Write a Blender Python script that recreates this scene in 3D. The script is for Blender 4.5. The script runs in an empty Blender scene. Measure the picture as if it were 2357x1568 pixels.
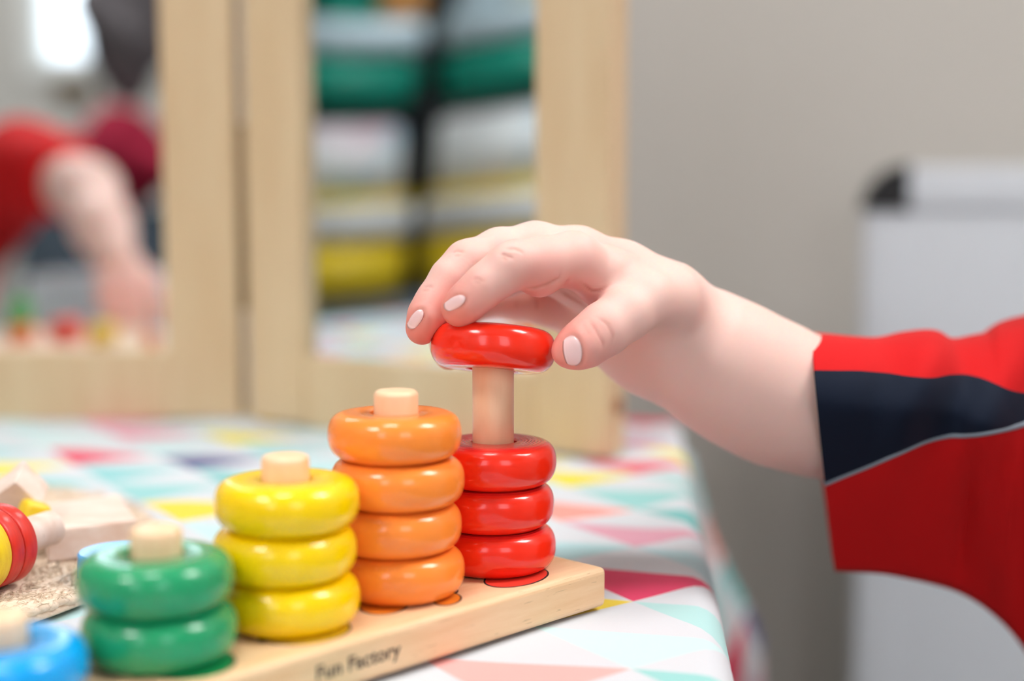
import bpy, bmesh, math, random
import numpy as np
from mathutils import Vector, Matrix
from mathutils.bvhtree import BVHTree

random.seed(7)
SC = bpy.context.scene
COL = SC.collection
R = math.radians
MM = 0.001

# ------------------------------------------------------------------ camera
TAB = 0.56                      # table top height
CZ = TAB + 0.123                # camera height
FPX = 2357 * 50 / 36.0
PITCH = R(5.8)
cam_d = bpy.data.cameras.new('camera')
cam = bpy.data.objects.new('camera', cam_d); COL.objects.link(cam)
cam.location = (0, 0, CZ)
cam.rotation_euler = (math.pi / 2 - PITCH, 0, 0)
cam_d.lens = 50; cam_d.sensor_width = 36
cam_d.clip_start = 0.01; cam_d.clip_end = 50
cam_d.dof.use_dof = True
cam_d.dof.focus_distance = 0.412
cam_d.dof.aperture_fstop = 3.7
SC.camera = cam

# ------------------------------------------------------------------ light and exposure
w = bpy.data.worlds.new('sky'); SC.world = w; w.use_nodes = True
bgn = w.node_tree.nodes['Background']
bgn.inputs[0].default_value = (0.86, 0.93, 1.0, 1); bgn.inputs[1].default_value = 1.6
SC.view_settings.view_transform = 'Standard'
SC.view_settings.look = 'None'
SC.view_settings.gamma = 1
SC.view_settings.use_curve_mapping = False
SC.view_settings.exposure = 0.80
SC.cycles.use_denoising = True
SC.cycles.max_bounces = 8
SC.cycles.sample_clamp_indirect = 6

def area(name, loc, target, sx, sy, power, colr=(1, 1, 1)):
    l = bpy.data.lights.new(name, 'AREA'); l.shape = 'RECTANGLE'; l.size = sx; l.size_y = sy
    l.energy = power; l.color = colr
    o = bpy.data.objects.new(name, l); COL.objects.link(o); o.location = loc
    o.rotation_euler = (Vector(target) - Vector(loc)).to_track_quat('-Z', 'Y').to_euler()
    return o
# daylight through the two windows in the wall behind the camera and the window high on the right
area('window_daylight', (-0.79, -1.92, 1.6), (-0.79, 0, 1.0), 0.66, 1.1, 1.5, (0.90, 0.95, 1.0))
area('window_daylight', (0.95, -1.86, 1.65), (0.9, 0, 1.0), 0.90, 1.1, 1.5, (0.92, 0.96, 1.0))

# ------------------------------------------------------------------ helpers
def P(px, py, d):
    """point seen at a pixel of the 2357x1568 frame, d millimetres away along +Y"""
    x = (px - 1178.5) / FPX; y = -(py - 784) / FPX
    v = Vector((x, math.cos(PITCH) + y * math.sin(PITCH), -math.sin(PITCH) + y * math.cos(PITCH)))
    return Vector((0, 0, CZ)) + v * (d * MM / v.y)
def PH(px, py, h=0.0):
    """point seen at a pixel on the horizontal plane h millimetres above the table"""
    x = (px - 1178.5) / FPX; y = -(py - 784) / FPX
    v = Vector((x, math.cos(PITCH) + y * math.sin(PITCH), -math.sin(PITCH) + y * math.cos(PITCH)))
    return Vector((0, 0, CZ)) + v * ((TAB + h * MM - CZ) / v.z)
def srgb(r, g, b):
    f = lambda c: (c / 255 / 12.92) if c / 255 <= .04045 else ((c / 255 + .055) / 1.055) ** 2.4
    return (f(r), f(g), f(b), 1)

class NT:
    def __init__(s, name):
        s.m = bpy.data.materials.new(name); s.m.use_nodes = True
        s.t = s.m.node_tree; s.n = s.t.nodes; s.b = s.n['Principled BSDF']
    def add(s, typ, **kw):
        nd = s.n.new(typ)
        for k, v in kw.items():
            if k.startswith('i_'):
                key = k[2:]; key = int(key) if key.isdigit() else key.replace('_', ' ')
                s.set(nd.inputs[key], v)
            else: setattr(nd, k, v)
        return nd
    def set(s, sock, v):
        if isinstance(v, bpy.types.NodeSocket): s.t.links.new(v, sock)
        elif isinstance(v, bpy.types.Node): s.t.links.new(v.outputs[0], sock)
        else: sock.default_value = v
    def p(s, **kw):
        for k, v in kw.items(): s.set(s.b.inputs[k.replace('_', ' ')], v)
    def math(s, op, a, b=0.0, c=0.0):
        nd = s.n.new('ShaderNodeMath'); nd.operation = op
        s.set(nd.inputs[0], a); s.set(nd.inputs[1], b); s.set(nd.inputs[2], c)
        return nd.outputs[0]
    def mix(s, f, a, b):
        nd = s.n.new('ShaderNodeMix'); nd.data_type = 'RGBA'
        s.set(nd.inputs[0], f); s.set(nd.inputs[6], a); s.set(nd.inputs[7], b)
        return nd.outputs[2]
    def coord(s, scale=(1, 1, 1), rot=(0, 0, 0)):
        tc = s.n.new('ShaderNodeTexCoord'); mp = s.n.new('ShaderNodeMapping')
        s.t.links.new(tc.outputs['Object'], mp.inputs[0]); mp.inputs['Scale'].default_value = scale
        mp.inputs['Rotation'].default_value = rot
        return mp.outputs[0]
    def noise(s, vec, scale, detail=3, rough=.5):
        nd = s.n.new('ShaderNodeTexNoise'); s.set(nd.inputs['Vector'], vec)
        nd.inputs['Scale'].default_value = scale; nd.inputs['Detail'].default_value = detail
        nd.inputs['Roughness'].default_value = rough
        return nd.outputs[0]
    def bump(s, h, strength=.3, dist=.001):
        nd = s.n.new('ShaderNodeBump'); s.set(nd.inputs['Height'], h)
        nd.inputs['Strength'].default_value = strength; nd.inputs['Distance'].default_value = dist
        s.set(s.b.inputs['Normal'], nd.outputs[0])

def m_plain(name, colr, rough=.5, var=.06, scale=40, bump=0.0, **kw):
    n = NT(name); v = n.coord(); ns = n.noise(v, scale, 4)
    dark = tuple(c * (1 - var) for c in colr[:3]) + (1,)
    n.p(Base_Color=n.mix(ns, dark, colr), Roughness=rough, **kw)
    if bump: n.bump(ns, .4, bump)
    return n.m
def m_wood(name, c1, c2, grain=(1, 1, 12), rough=.55, scale=60, bump=.00008, flecks=True, coat=0.0):
    n = NT(name); v = n.coord(grain)
    a = n.noise(v, scale, 5, .6); b = n.noise(v, scale * .25, 2)
    mixv = n.math('MULTIPLY_ADD', a, .6, n.math('MULTIPLY', b, .4))
    rp = n.n.new('ShaderNodeMapRange'); n.set(rp.inputs[0], mixv); rp.inputs[1].default_value = .35; rp.inputs[2].default_value = .65
    c = n.mix(rp.outputs[0], c2, c1)
    if flecks:
        f = n.noise(v, scale * 5, 2)
        fm = n.math('GREATER_THAN', f, .70)
        c = n.mix(n.math('MULTIPLY', fm, .35), c, tuple(x * .45 for x in c2[:3]) + (1,))
    n.p(Base_Color=c, Roughness=rough, Coat_Weight=coat, Coat_Roughness=.25)
    n.bump(a, .5, bump)
    return n.m
def m_lacquer(name, colr, rings=0.0):
    n = NT(name); v = n.coord()
    ns = n.noise(v, 300, 3)
    n.p(Base_Color=colr, Roughness=.22, Coat_Weight=.45, Coat_Roughness=.10, Specular_IOR_Level=.35, Coat_IOR=1.5)
    if rings:
        sp = n.add('ShaderNodeSeparateXYZ', i_0=v)
        rr = n.math('SQRT', n.math('ADD', n.math('POWER', sp.outputs[0], 2), n.math('POWER', sp.outputs[1], 2)))
        wv = n.math('SINE', n.math('ADD', n.math('MULTIPLY', rr, 6500), n.math('MULTIPLY', n.noise(v, 120, 3), 7)))
        topm = n.n.new('ShaderNodeMapRange'); n.set(topm.inputs[0], sp.outputs[2])
        topm.inputs[1].default_value = .0115; topm.inputs[2].default_value = .0125
        h = n.math('ADD', n.math('MULTIPLY', n.math('MULTIPLY', wv, topm.outputs[0]), rings), n.math('MULTIPLY', ns, .35))
        n.bump(h, .55, .00012)
        n.set(n.b.inputs['Base Color'], n.mix(n.math('MULTIPLY', topm.outputs[0], .55), colr, srgb(214, 38, 52)))
    else: n.bump(ns, .08, .00004)
    return n.m

def tag(o, label=None, cat=None, group=None, kind=None):
    if label: o['label'] = label
    if cat: o['category'] = cat
    if group: o['group'] = group
    if kind: o['kind'] = kind
    return o
def link(name, me, mats=(), parent=None, smooth=False):
    for m in (mats if isinstance(mats, (list, tuple)) else [mats]): me.materials.append(m)
    if smooth:
        for p in me.polygons: p.use_smooth = True
    o = bpy.data.objects.new(name, me); COL.objects.link(o)
    if parent:
        o.parent = parent
        o.matrix_parent_inverse = Matrix.Identity(4)
    return o
def from_bm(name, bm, mats=(), parent=None, smooth=False, normals=True):
    if normals: bmesh.ops.recalc_face_normals(bm, faces=bm.faces)
    me = bpy.data.meshes.new(name); bm.to_mesh(me); bm.free()
    return link(name, me, mats, parent, smooth)
def empty(name, loc=(0, 0, 0), rz=0.0):
    o = bpy.data.objects.new(name, None); COL.objects.link(o); o.location = loc; o.rotation_euler = (0, 0, rz)
    o.empty_display_size = .01
    return o
def box(bm, c, s, rz=0.0, bev=0.0, seg=2, M=None):
    r = bmesh.ops.create_cube(bm, size=1)
    vs = r['verts']
    T = Matrix.Translation(c) @ Matrix.Rotation(rz, 4, 'Z')
    if M is not None: T = M @ T
    bmesh.ops.transform(bm, verts=vs, matrix=T @ Matrix.Diagonal((s[0], s[1], s[2], 1)))
    if bev:
        es = list({e for v in vs for e in v.link_edges})
        bmesh.ops.bevel(bm, geom=es, offset=bev, segments=seg, profile=.5, affect='EDGES')
def lathe(prof, n=96, closed=False):
    """prof: list of (radius, z)"""
    bm = bmesh.new(); rings = []
    for r, z in prof:
        if r < 1e-7: rings.append([bm.verts.new((0, 0, z))])
        else: rings.append([bm.verts.new((r * math.cos(2 * math.pi * i / n), r * math.sin(2 * math.pi * i / n), z)) for i in range(n)])
    pairs = list(zip(rings, rings[1:])) + ([(rings[-1], rings[0])] if closed else [])
    for a, b in pairs:
        for i in range(n):
            j = (i + 1) % n
            if len(a) == 1: bm.faces.new((a[0], b[i], b[j]))
            elif len(b) == 1: bm.faces.new((a[i], a[j], b[0]))
            else: bm.faces.new((a[i], a[j], b[j], b[i]))
    return bm
def tube(bm, pts, r, n=8):
    pts = [Vector(p) for p in pts]; rings = []
    for i, p in enumerate(pts):
        t = (pts[min(i + 1, len(pts) - 1)] - pts[max(i - 1, 0)]).normalized()
        a = t.orthogonal().normalized() if i == 0 else (prev - t * prev.dot(t)).normalized()
        prev = a; b = t.cross(a)
        rr = r[i] if isinstance(r, (list, tuple)) else r
        rings.append([bm.verts.new(p + a * rr * math.cos(2 * math.pi * k / n) + b * rr * math.sin(2 * math.pi * k / n)) for k in range(n)])
    for A, B in zip(rings, rings[1:]):
        for k in range(n): bm.faces.new((A[k], A[(k + 1) % n], B[(k + 1) % n], B[k]))
    bm.faces.new(rings[0]); bm.faces.new(list(reversed(rings[-1])))

# ------------------------------------------------------------------ implicit surfaces for bodies
def smin(a, b, k):
    h = np.maximum(k - np.abs(a - b), 0) / k
    return np.minimum(a, b) - h * h * k * .25
def caps(p, a, b, ra, rb):
    a = np.asarray(a, np.float32); b = np.asarray(b, np.float32); ab = b - a
    t = np.clip(((p - a) @ ab) / max(float(ab @ ab), 1e-9), 0, 1)
    return np.linalg.norm(p - a - t[:, None] * ab, axis=1) - (ra + (rb - ra) * t)
def chain(p, pts, k):
    """pts: list of (xyz, radius)"""
    d = None
    for (a, ra), (b, rb) in zip(pts, pts[1:]):
        c = caps(p, a, b, ra, rb)
        d = c if d is None else smin(d, c, k)
    return d
def axis_grid(spans):
    xs = [spans[0][0]]
    for (x0, h) , (x1, _) in zip(spans, spans[1:]):
        n = max(1, int(round((x1 - x0) / h)))
        xs += [x0 + (x1 - x0) * (i + 1) / n for i in range(n)]
    return np.array(xs, np.float32)
def surface(f, X, Y, Z, step=4, pad=.004):
    """naive surface nets of f<0 on the rectilinear grid X,Y,Z, then projected on f=0"""
    nx, ny, nz = len(X), len(Y), len(Z)
    ix = np.unique(np.minimum(np.arange(0, nx + step, step), nx - 1)); iy = np.unique(np.minimum(np.arange(0, ny + step, step), ny - 1)); iz = np.unique(np.minimum(np.arange(0, nz + step, step), nz - 1))
    def ev(pts):
        out = np.empty(len(pts), np.float32)
        for i in range(0, len(pts), 400000): out[i:i + 400000] = f(pts[i:i + 400000])
        return out
    # block centres
    bx = (X[ix[:-1]] + X[ix[1:]]) / 2; by = (Y[iy[:-1]] + Y[iy[1:]]) / 2; bz = (Z[iz[:-1]] + Z[iz[1:]]) / 2
    G = np.stack(np.meshgrid(bx, by, bz, indexing='ij'), -1).reshape(-1, 3)
    Fc = ev(G).reshape(len(bx), len(by), len(bz))
    dx = np.diff(X[ix]) / 2; dy = np.diff(Y[iy]) / 2; dz = np.diff(Z[iz]) / 2
    rad = np.sqrt(dx[:, None, None] ** 2 + dy[None, :, None] ** 2 + dz[None, None, :] ** 2)
    act = np.abs(Fc) < rad * 1.15 + pad
    F = np.empty((nx, ny, nz), np.float32)
    mask = np.zeros((nx, ny, nz), bool)
    bi = np.clip(np.searchsorted(ix, np.arange(nx), 'right') - 1, 0, len(bx) - 1)
    bj = np.clip(np.searchsorted(iy, np.arange(ny), 'right') - 1, 0, len(by) - 1)
    bk = np.clip(np.searchsorted(iz, np.arange(nz), 'right') - 1, 0, len(bz) - 1)
    F[:] = Fc[np.ix_(bi, bj, bk)]
    mask = act[np.ix_(bi, bj, bk)]
    I = np.argwhere(mask)
    F[mask] = ev(np.stack([X[I[:, 0]], Y[I[:, 1]], Z[I[:, 2]]], 1))
    S = F < 0
    # cells
    c = np.zeros((nx - 1, ny - 1, nz - 1), np.int8)
    for a in (0, 1):
        for b in (0, 1):
            for d in (0, 1): c += S[a:nx - 1 + a, b:ny - 1 + b, d:nz - 1 + d]
    cells = np.argwhere((c > 0) & (c < 8))
    idx = np.full(c.shape, -1, np.int32); idx[tuple(cells.T)] = np.arange(len(cells))
    acc = np.zeros((len(cells), 3)); cnt = np.zeros(len(cells))
    cor = [(a, b, d) for a in (0, 1) for b in (0, 1) for d in (0, 1)]
    for a in cor:
        for b in cor:
            if sum(abs(a[i] - b[i]) for i in range(3)) != 1 or a > b: continue
            A = cells + np.array(a); B = cells + np.array(b)
            fa = F[tuple(A.T)]; fb = F[tuple(B.T)]; m = (fa < 0) != (fb < 0)
            t = np.where(m, fa / np.where(m, fa - fb, 1), 0)[:, None]
            pa = np.stack([X[A[:, 0]], Y[A[:, 1]], Z[A[:, 2]]], 1); pb = np.stack([X[B[:, 0]], Y[B[:, 1]], Z[B[:, 2]]], 1)
            acc += np.where(m[:, None], pa + t * (pb - pa), 0); cnt += m
    V = acc / cnt[:, None]
    quads = []
    for ax in range(3):
        sh = [nx, ny, nz]; sl0 = [slice(None)] * 3; sl1 = [slice(None)] * 3
        o1, o2 = [(1, 2), (2, 0), (0, 1)][ax]
        sl0[ax] = slice(0, -1); sl1[ax] = slice(1, None)
        s0 = S[tuple(sl0)]; s1 = S[tuple(sl1)]
        E = np.argwhere(s0 != s1)
        E = E[(E[:, o1] > 0) & (E[:, o2] > 0) & (E[:, o1] < sh[o1] - 1) & (E[:, o2] < sh[o2] - 1)]
        u = np.zeros(3, int); u[o1] = 1; v = np.zeros(3, int); v[o2] = 1
        q = np.stack([idx[tuple((E - u - v).T)], idx[tuple((E - v).T)], idx[tuple(E.T)], idx[tuple((E - u).T)]], 1)
        inside = S[tuple(E.T)]
        q[~inside] = q[~inside][:, ::-1]
        quads.append(q)
    Q = np.concatenate(quads); Q = Q[(Q >= 0).all(1)]
    def grad(p, e=.0003):
        g = np.empty_like(p)
        for i in range(3):
            d = np.zeros(3); d[i] = e
            g[:, i] = (ev((p + d).astype(np.float32)) - ev((p - d).astype(np.float32))) / (2 * e)
        return g
    for _ in range(2):
        g = grad(V); d = ev(V.astype(np.float32)); gl = np.maximum((g * g).sum(1), .2)
        V = V - np.clip(d / gl, -.001, .001)[:, None] * g
    return V, Q
def np_mesh(name, V, Q):
    me = bpy.data.meshes.new(name)
    me.vertices.add(len(V)); me.vertices.foreach_set('co', V.astype(np.float32).ravel())
    me.loops.add(Q.size); me.loops.foreach_set('vertex_index', Q.astype(np.int32).ravel())
    me.polygons.add(len(Q)); me.polygons.foreach_set('loop_start', np.arange(0, Q.size, 4, dtype=np.int32))
    me.polygons.foreach_set('loop_total', np.full(len(Q), 4, np.int32))
    me.update(calc_edges=True); me.validate()
    me.polygons.foreach_set('use_smooth', np.ones(len(me.polygons), bool))
    return me

# ------------------------------------------------------------------ materials
M_wall = m_plain('wall_paint', srgb(188, 183, 177), .85, .02, 20)
M_ceil = m_plain('ceiling_paint', srgb(235, 235, 232), .9, .02)
M_floor = m_plain('grey_vinyl', srgb(92, 98, 100), .5, .15, 30)
M_trim = m_plain('white_trim', srgb(225, 225, 222), .5, .02)
M_red = m_lacquer('red_lacquer', srgb(248, 44, 18), rings=.8)
M_orange = m_lacquer('orange_lacquer', srgb(255, 144, 56))
M_yellow = m_lacquer('yellow_lacquer', srgb(255, 212, 0))
M_green = m_lacquer('green_lacquer', srgb(30, 152, 100))
M_blue = m_lacquer('blue_lacquer', srgb(0, 160, 235))
M_board = m_wood('board_wood', srgb(238, 204, 164), srgb(224, 180, 134), (1.2, 9, 12), .5, 25, .00006, coat=.25)
M_peg = m_wood('peg_wood', srgb(252, 220, 184), srgb(246, 200, 156), (3, 3, .6), .45, 60, .00005, flecks=False, coat=.2)
M_raw = m_wood('raw_wood', srgb(238, 222, 212), srgb(222, 194, 178), (1, 4, 4), .7, 60, .0001)
M_pine = m_wood('pine_frame', srgb(216, 194, 158), srgb(204, 176, 138), (5, 5, .8), .6, 12, .0001, flecks=False)
M_ink = m_plain('black_ink', srgb(48, 32, 34), .6)
M_mirror = NT('mirror_acrylic'); M_mirror.p(Base_Color=(.86, .92, .95, 1), Metallic=1.0, Roughness=.0); M_mirror = M_mirror.m
M_black = m_plain('black_plastic', srgb(24, 25, 28), .4)
M_wframe = m_plain('pale_grey_metal', srgb(212, 216, 224), .35)
M_white = m_plain('whiteboard_enamel', srgb(214, 218, 226), .25)

# ------------------------------------------------------------------ room
XL, XR, YB, YF, ZC = -2.05, 2.1, 1.30, -1.80, 2.5
def slab(name, c, s, m):
    bm = bmesh.new(); box(bm, c, s); return tag(from_bm(name, bm, m), kind='structure')
slab('floor', ((XL + XR) / 2, (YB + YF) / 2, -.05), (XR - XL + .2, YB - YF + .2, .1), M_floor)
slab('ceiling', ((XL + XR) / 2, (YB + YF) / 2, ZC + .05), (XR - XL + .2, YB - YF + .2, .1), M_ceil)
slab('wall_back', ((XL + XR) / 2, YB + .05, ZC / 2), (XR - XL + .2, .1, ZC), M_wall)
slab('wall_left', (XL - .05, (YB + YF) / 2, ZC / 2), (.1, YB - YF, ZC), M_wall)
slab('wall_right', (XR + .05, (YB + YF) / 2, ZC / 2), (.1, YB - YF, ZC), M_wall)
# wall behind the camera with two window openings
bm = bmesh.new()
W0, W1 = .96, 2.2
openings = [(-1.13, -.45), (.5, 1.4)]
xs = [XL - .1] + [v for o in openings for v in o] + [XR + .1]
for a, b in ((xs[0], xs[1]), (xs[2], xs[3]), (xs[4], xs[5])): box(bm, ((a + b) / 2, YF - .05, ZC / 2), (b - a, .1, ZC))
for a, b in openings:
    box(bm, ((a + b) / 2, YF - .05, W0 / 2), (b - a, .1, W0)); box(bm, ((a + b) / 2, YF - .05, (W1 + ZC) / 2), (b - a, .1, ZC - W1))
tag(from_bm('wall_front', bm, M_wall), kind='structure')
for i, (a, b) in enumerate(openings):
    bm = bmesh.new(); t = .04
    box(bm, ((a + b) / 2, YF - .02, W0 + t / 2), (b - a, .06, t)); box(bm, ((a + b) / 2, YF - .02, W1 - t / 2), (b - a, .06, t))
    for x in (a + t / 2, b - t / 2): box(bm, (x, YF - .02, (W0 + W1) / 2), (t, .06, W1 - W0 - 2 * t))
    box(bm, ((a + b) / 2, YF - .02, (W0 + W1) / 2 + .2), (b - a - 2 * t, .04, .03))
    tag(from_bm('window_%d' % (i + 1), bm, M_trim), kind='structure')
for nm, c, s in (('baseboard_back', (0.02, YB - .008, .05), (XR - XL, .016, .1)), ('baseboard_left', (XL + .008, (YB + YF) / 2, .05), (.016, YB - YF - .04, .1)), ('baseboard_right', (XR - .008, (YB + YF) / 2, .05), (.016, YB - YF - .04, .1))):
    slab(nm, c, s, M_trim)
# ceiling panels: two from ring highlights, the one over the table added as fill
LP_E = 15.0
nlp = NT('light_panel'); nlp.p(Base_Color=(.9, .9, .9, 1), Emission_Color=(1, .985, .96, 1), Emission_Strength=LP_E)
for (x, y, sx, sy, lab) in ((-1.15, -.80, .66, .66, 'small square white ceiling light panel nearer the windows'), (1.45, .40, .95, .60, 'wide white ceiling light panel over the child holding the ring'), (-.15, .25, .42, .42, 'square white ceiling light panel added as fill over the play table')):
    r = empty('ceiling_light', (x, y, ZC)); tag(r, lab, 'ceiling light', 'ceiling light panels')
    bm = bmesh.new()
    for c, q in (((0, sy / 2 - .01, -.015), (sx, .02, .03)), ((0, .01 - sy / 2, -.015), (sx, .02, .03)), ((sx / 2 - .01, 0, -.015), (.02, sy - .04, .03)), ((.01 - sx / 2, 0, -.015), (.02, sy - .04, .03))): box(bm, c, q)
    from_bm('frame', bm, M_trim, r)
    bm = bmesh.new(); box(bm, (0, 0, -.012), (sx - .04, sy - .04, .012)); from_bm('diffuser', bm, nlp.m, r)

# ------------------------------------------------------------------ table and cloth
TH = math.atan(.084)
e2 = Vector((math.sin(TH), math.cos(TH), 0)); e1 = Vector((math.cos(TH), -math.sin(TH), 0))
TO = Vector((.0625, .40, 0))              # a point of the right edge
def tl(s, t, z): return TO + e1 * s + e2 * t + Vector((0, 0, z))
S0, S1, T0, T1 = -.78, 0.0, -.29, .385
root = empty('play_table', tl((S0 + S1) / 2, (T0 + T1) / 2, 0), -TH)
tag(root, 'low wooden play table under the triangle print cloth', 'table')
bm = bmesh.new(); box(bm, (0, 0, TAB - .014), (S1 - S0 - .012, T1 - T0 - .012, .020), 0, .004); from_bm('tabletop', bm, M_pine, root)
for a in (-1, 1):
    for b in (-1, 1):
        bm = bmesh.new(); box(bm, (a * .32, b * .28, (TAB - .024) / 2), (.045, .045, TAB - .024), 0, .004); from_bm('leg', bm, M_pine, root)

def cloth_material():
    n = NT('triangle_print_cotton')
    uv = n.n.new('ShaderNodeUVMap'); uv.uv_map = 'cloth'
    sp = n.add('ShaderNodeSeparateXYZ', i_0=uv.outputs[0])
    # lattice: V + i*c + j*d   (metres)
    vx, vy = .037, .424; cx, cy = .031, .026; dx, dy = -.025, .0385
    det = cx * dy - dx * cy
    X = n.math('SUBTRACT', sp.outputs[0], vx); Y = n.math('SUBTRACT', sp.outputs[1], vy)
    p = n.math('ADD', n.math('MULTIPLY', X, dy / det), n.math('MULTIPLY', Y, -dx / det))
    q = n.math('ADD', n.math('MULTIPLY', X, -cy / det), n.math('MULTIPLY', Y, cx / det))
    i = n.math('FLOOR', p); j = n.math('FLOOR', q)
    fp = n.math('FRACT', p); fq = n.math('FRACT', q)
    tri = n.math('LESS_THAN', n.math('ADD', fp, fq), 1.0)
    cmb = n.add('ShaderNodeCombineXYZ', i_0=i, i_1=j)
    wn = n.n.new('ShaderNodeTexWhiteNoise'); wn.noise_dimensions = '3D'; n.set(wn.inputs[0], cmb)
    pal = [(.0, (150, 208, 210)), (.22, (196, 226, 230)), (.42, (112, 190, 192)), (.52, (228, 160, 182)), (.62, (242, 158, 146)), (.71, (236, 220, 50)),
           (.79, (224, 60, 96)), (.87, (76, 78, 134)), (.91, (206, 230, 232))]
    cr = n.n.new('ShaderNodeValToRGB'); cr.color_ramp.interpolation = 'CONSTANT'; n.set(cr.inputs[0], wn.outputs[0])
    el = cr.color_ramp.elements
    el[0].position = 0; el[0].color = srgb(*pal[0][1]); el[1].position = pal[1][0]; el[1].color = srgb(*pal[1][1])
    for pos, c in pal[2:]: e = el.new(pos); e.color = srgb(*c)
    col = cr.outputs[0]
    over = {(0, 0): (226, 44, 98), (-1, -1): (203, 230, 232), (0, -1): (176, 220, 220), (1, 0): (186, 218, 226), (0, 1): (178, 216, 222), (1, 1): (222, 160, 180),
            (2, 1): (116, 190, 190), (1, 2): (244, 158, 146), (2, 2): (150, 208, 208), (2, 3): (232, 216, 30), (3, 3): (222, 90, 110), (4, 4): (222, 170, 192),
            (3, 2): (170, 212, 212), (-2, -1): (246, 176, 172), (-1, 0): (240, 214, 60), (-1, -2): (150, 210, 208), (2, 0): (20, 140, 140), (1, -1): (190, 26, 84),
            (3, 1): (210, 226, 230), (2, -1): (196, 30, 88), (-2, -2): (178, 220, 222), (0, -2): (200, 60, 110), (-3, 2): (240, 214, 60), (-2, -3): (176, 220, 222),
            (-2, 7): (224, 60, 96), (-1, 6): (76, 78, 134), (-3, 7): (236, 220, 60), (-2, 4): (240, 214, 60), (1, 8): (236, 220, 60), (0, 8): (206, 226, 230), (-1, 8): (228, 150, 170), (-4, 2): (190, 224, 228), (-4, 1): (196, 226, 230),
            (0, 6): (150, 208, 210), (-2, 6): (140, 204, 208), (-2, 5): (150, 208, 210), (-1, 5): (112, 190, 192), (-2, 9): (196, 226, 230), (-3, 6): (150, 208, 210), (0, 5): (170, 216, 220)}
    for (a, b), c in over.items():
        k = n.math('MULTIPLY', n.math('COMPARE', i, a, .4), n.math('COMPARE', j, b, .4))
        col = n.mix(k, col, srgb(*c))
    col = n.mix(tri, srgb(214, 218, 225), col)
    v = n.coord()
    wv = n.noise(v, 1500, 2)
    n.p(Base_Color=n.mix(.10, col, (0, 0, 0, 1)), Roughness=.9, Sheen_Weight=.1)
    n.bump(wv, .35, .00012)
    return n.m
def cloth_pt(s, t):
    """fabric coordinates (metres from the right edge / along it) to space"""
    r = .010; drop = 0; flare = 0
    def fold(a, lim0, lim1):
        # returns (along, down) after bending over an edge at lim1-r / lim0+r
        arc = r * math.pi / 2
        if a > lim1 - r:
            e = a - (lim1 - r)
            if e < arc: th = e / r; return lim1 - r + r * math.sin(th), r * (1 - math.cos(th))
            return lim1, r + e - arc
        if a < lim0 + r:
            e = lim0 + r - a
            if e < arc: th = e / r; return lim0 + r - r * math.sin(th), r * (1 - math.cos(th))
            return lim0, r + e - arc
        return a, 0
    ss, d1 = fold(s, S0, S1); tt, d2 = fold(t, T0, T1)
    d = max(d1, d2); both = min(d1, d2)
    if both > .02:                      # hanging corner: fold sticks out
        ss += (1 if s > S0 + .1 else -1) * both * .25; tt += (1 if t > 0 else -1) * both * .25
    if d1 > .008:
        f = (d1 - .008); ss += (1 if s > S0 + .1 else -1) * (f * .03 + .006 * math.sin(t * 38 + .8) * min(1, f * 9) + .006 * min(1, f * 9))
    if d2 > .008:
        f = (d2 - .008); tt += (1 if t > 0 else -1) * (f * .10 + .010 * math.sin(s * 34) * min(1, f * 9) + .006 * min(1, f * 9))
    z = TAB - d
    if d < .004:                        # soft unevenness of the cloth on the table
        k = min(1, max(0, (t + .06) / .2))
        z += .0006 * math.sin(s * 60 + 3 * t) * math.sin(t * 48 + 1) + k * .0012 * math.sin(s * 45 + 9 * t) ** 2
    p = tl(ss, tt, z)
    return p
bm = bmesh.new(); uvl = bm.loops.layers.uv.new('cloth')
def steps(a, b, lo, hi, fine, coarse):
    v = [a]
    while v[-1] < b - 1e-6:
        x = v[-1]; near = abs(x - lo) < .03 or abs(x - hi) < .03
        v.append(min(b, x + (fine if near else coarse)))
    return v
DR = .135
ss = steps(S0 - DR, S1 + .20, S0, S1, .003, .008); ts = steps(T0 - DR, T1 + DR, T0, T1, .003, .008)
grid = [[bm.verts.new(cloth_pt(s, t)) for t in ts] for s in ss]
def fab(s, t): q = TO + e1 * s + e2 * t; return (q.x, q.y)
for a in range(len(ss) - 1):
    for b in range(len(ts) - 1):
        f = bm.faces.new((grid[a][b], grid[a + 1][b], grid[a + 1][b + 1], grid[a][b + 1]))
        for lp, (i, j) in zip(f.loops, ((a, b), (a + 1, b), (a + 1, b + 1), (a, b + 1))): lp[uvl].uv = fab(ss[i], ts[j])
cl = from_bm('tablecloth', bm, cloth_material(), smooth=True, normals=False)
sm = cl.modifiers.new('thickness', 'SOLIDIFY'); sm.thickness = .0006; sm.offset = -1
tag(cl, 'white tablecloth printed with teal, pink and yellow triangles on the play table', 'tablecloth')

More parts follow.
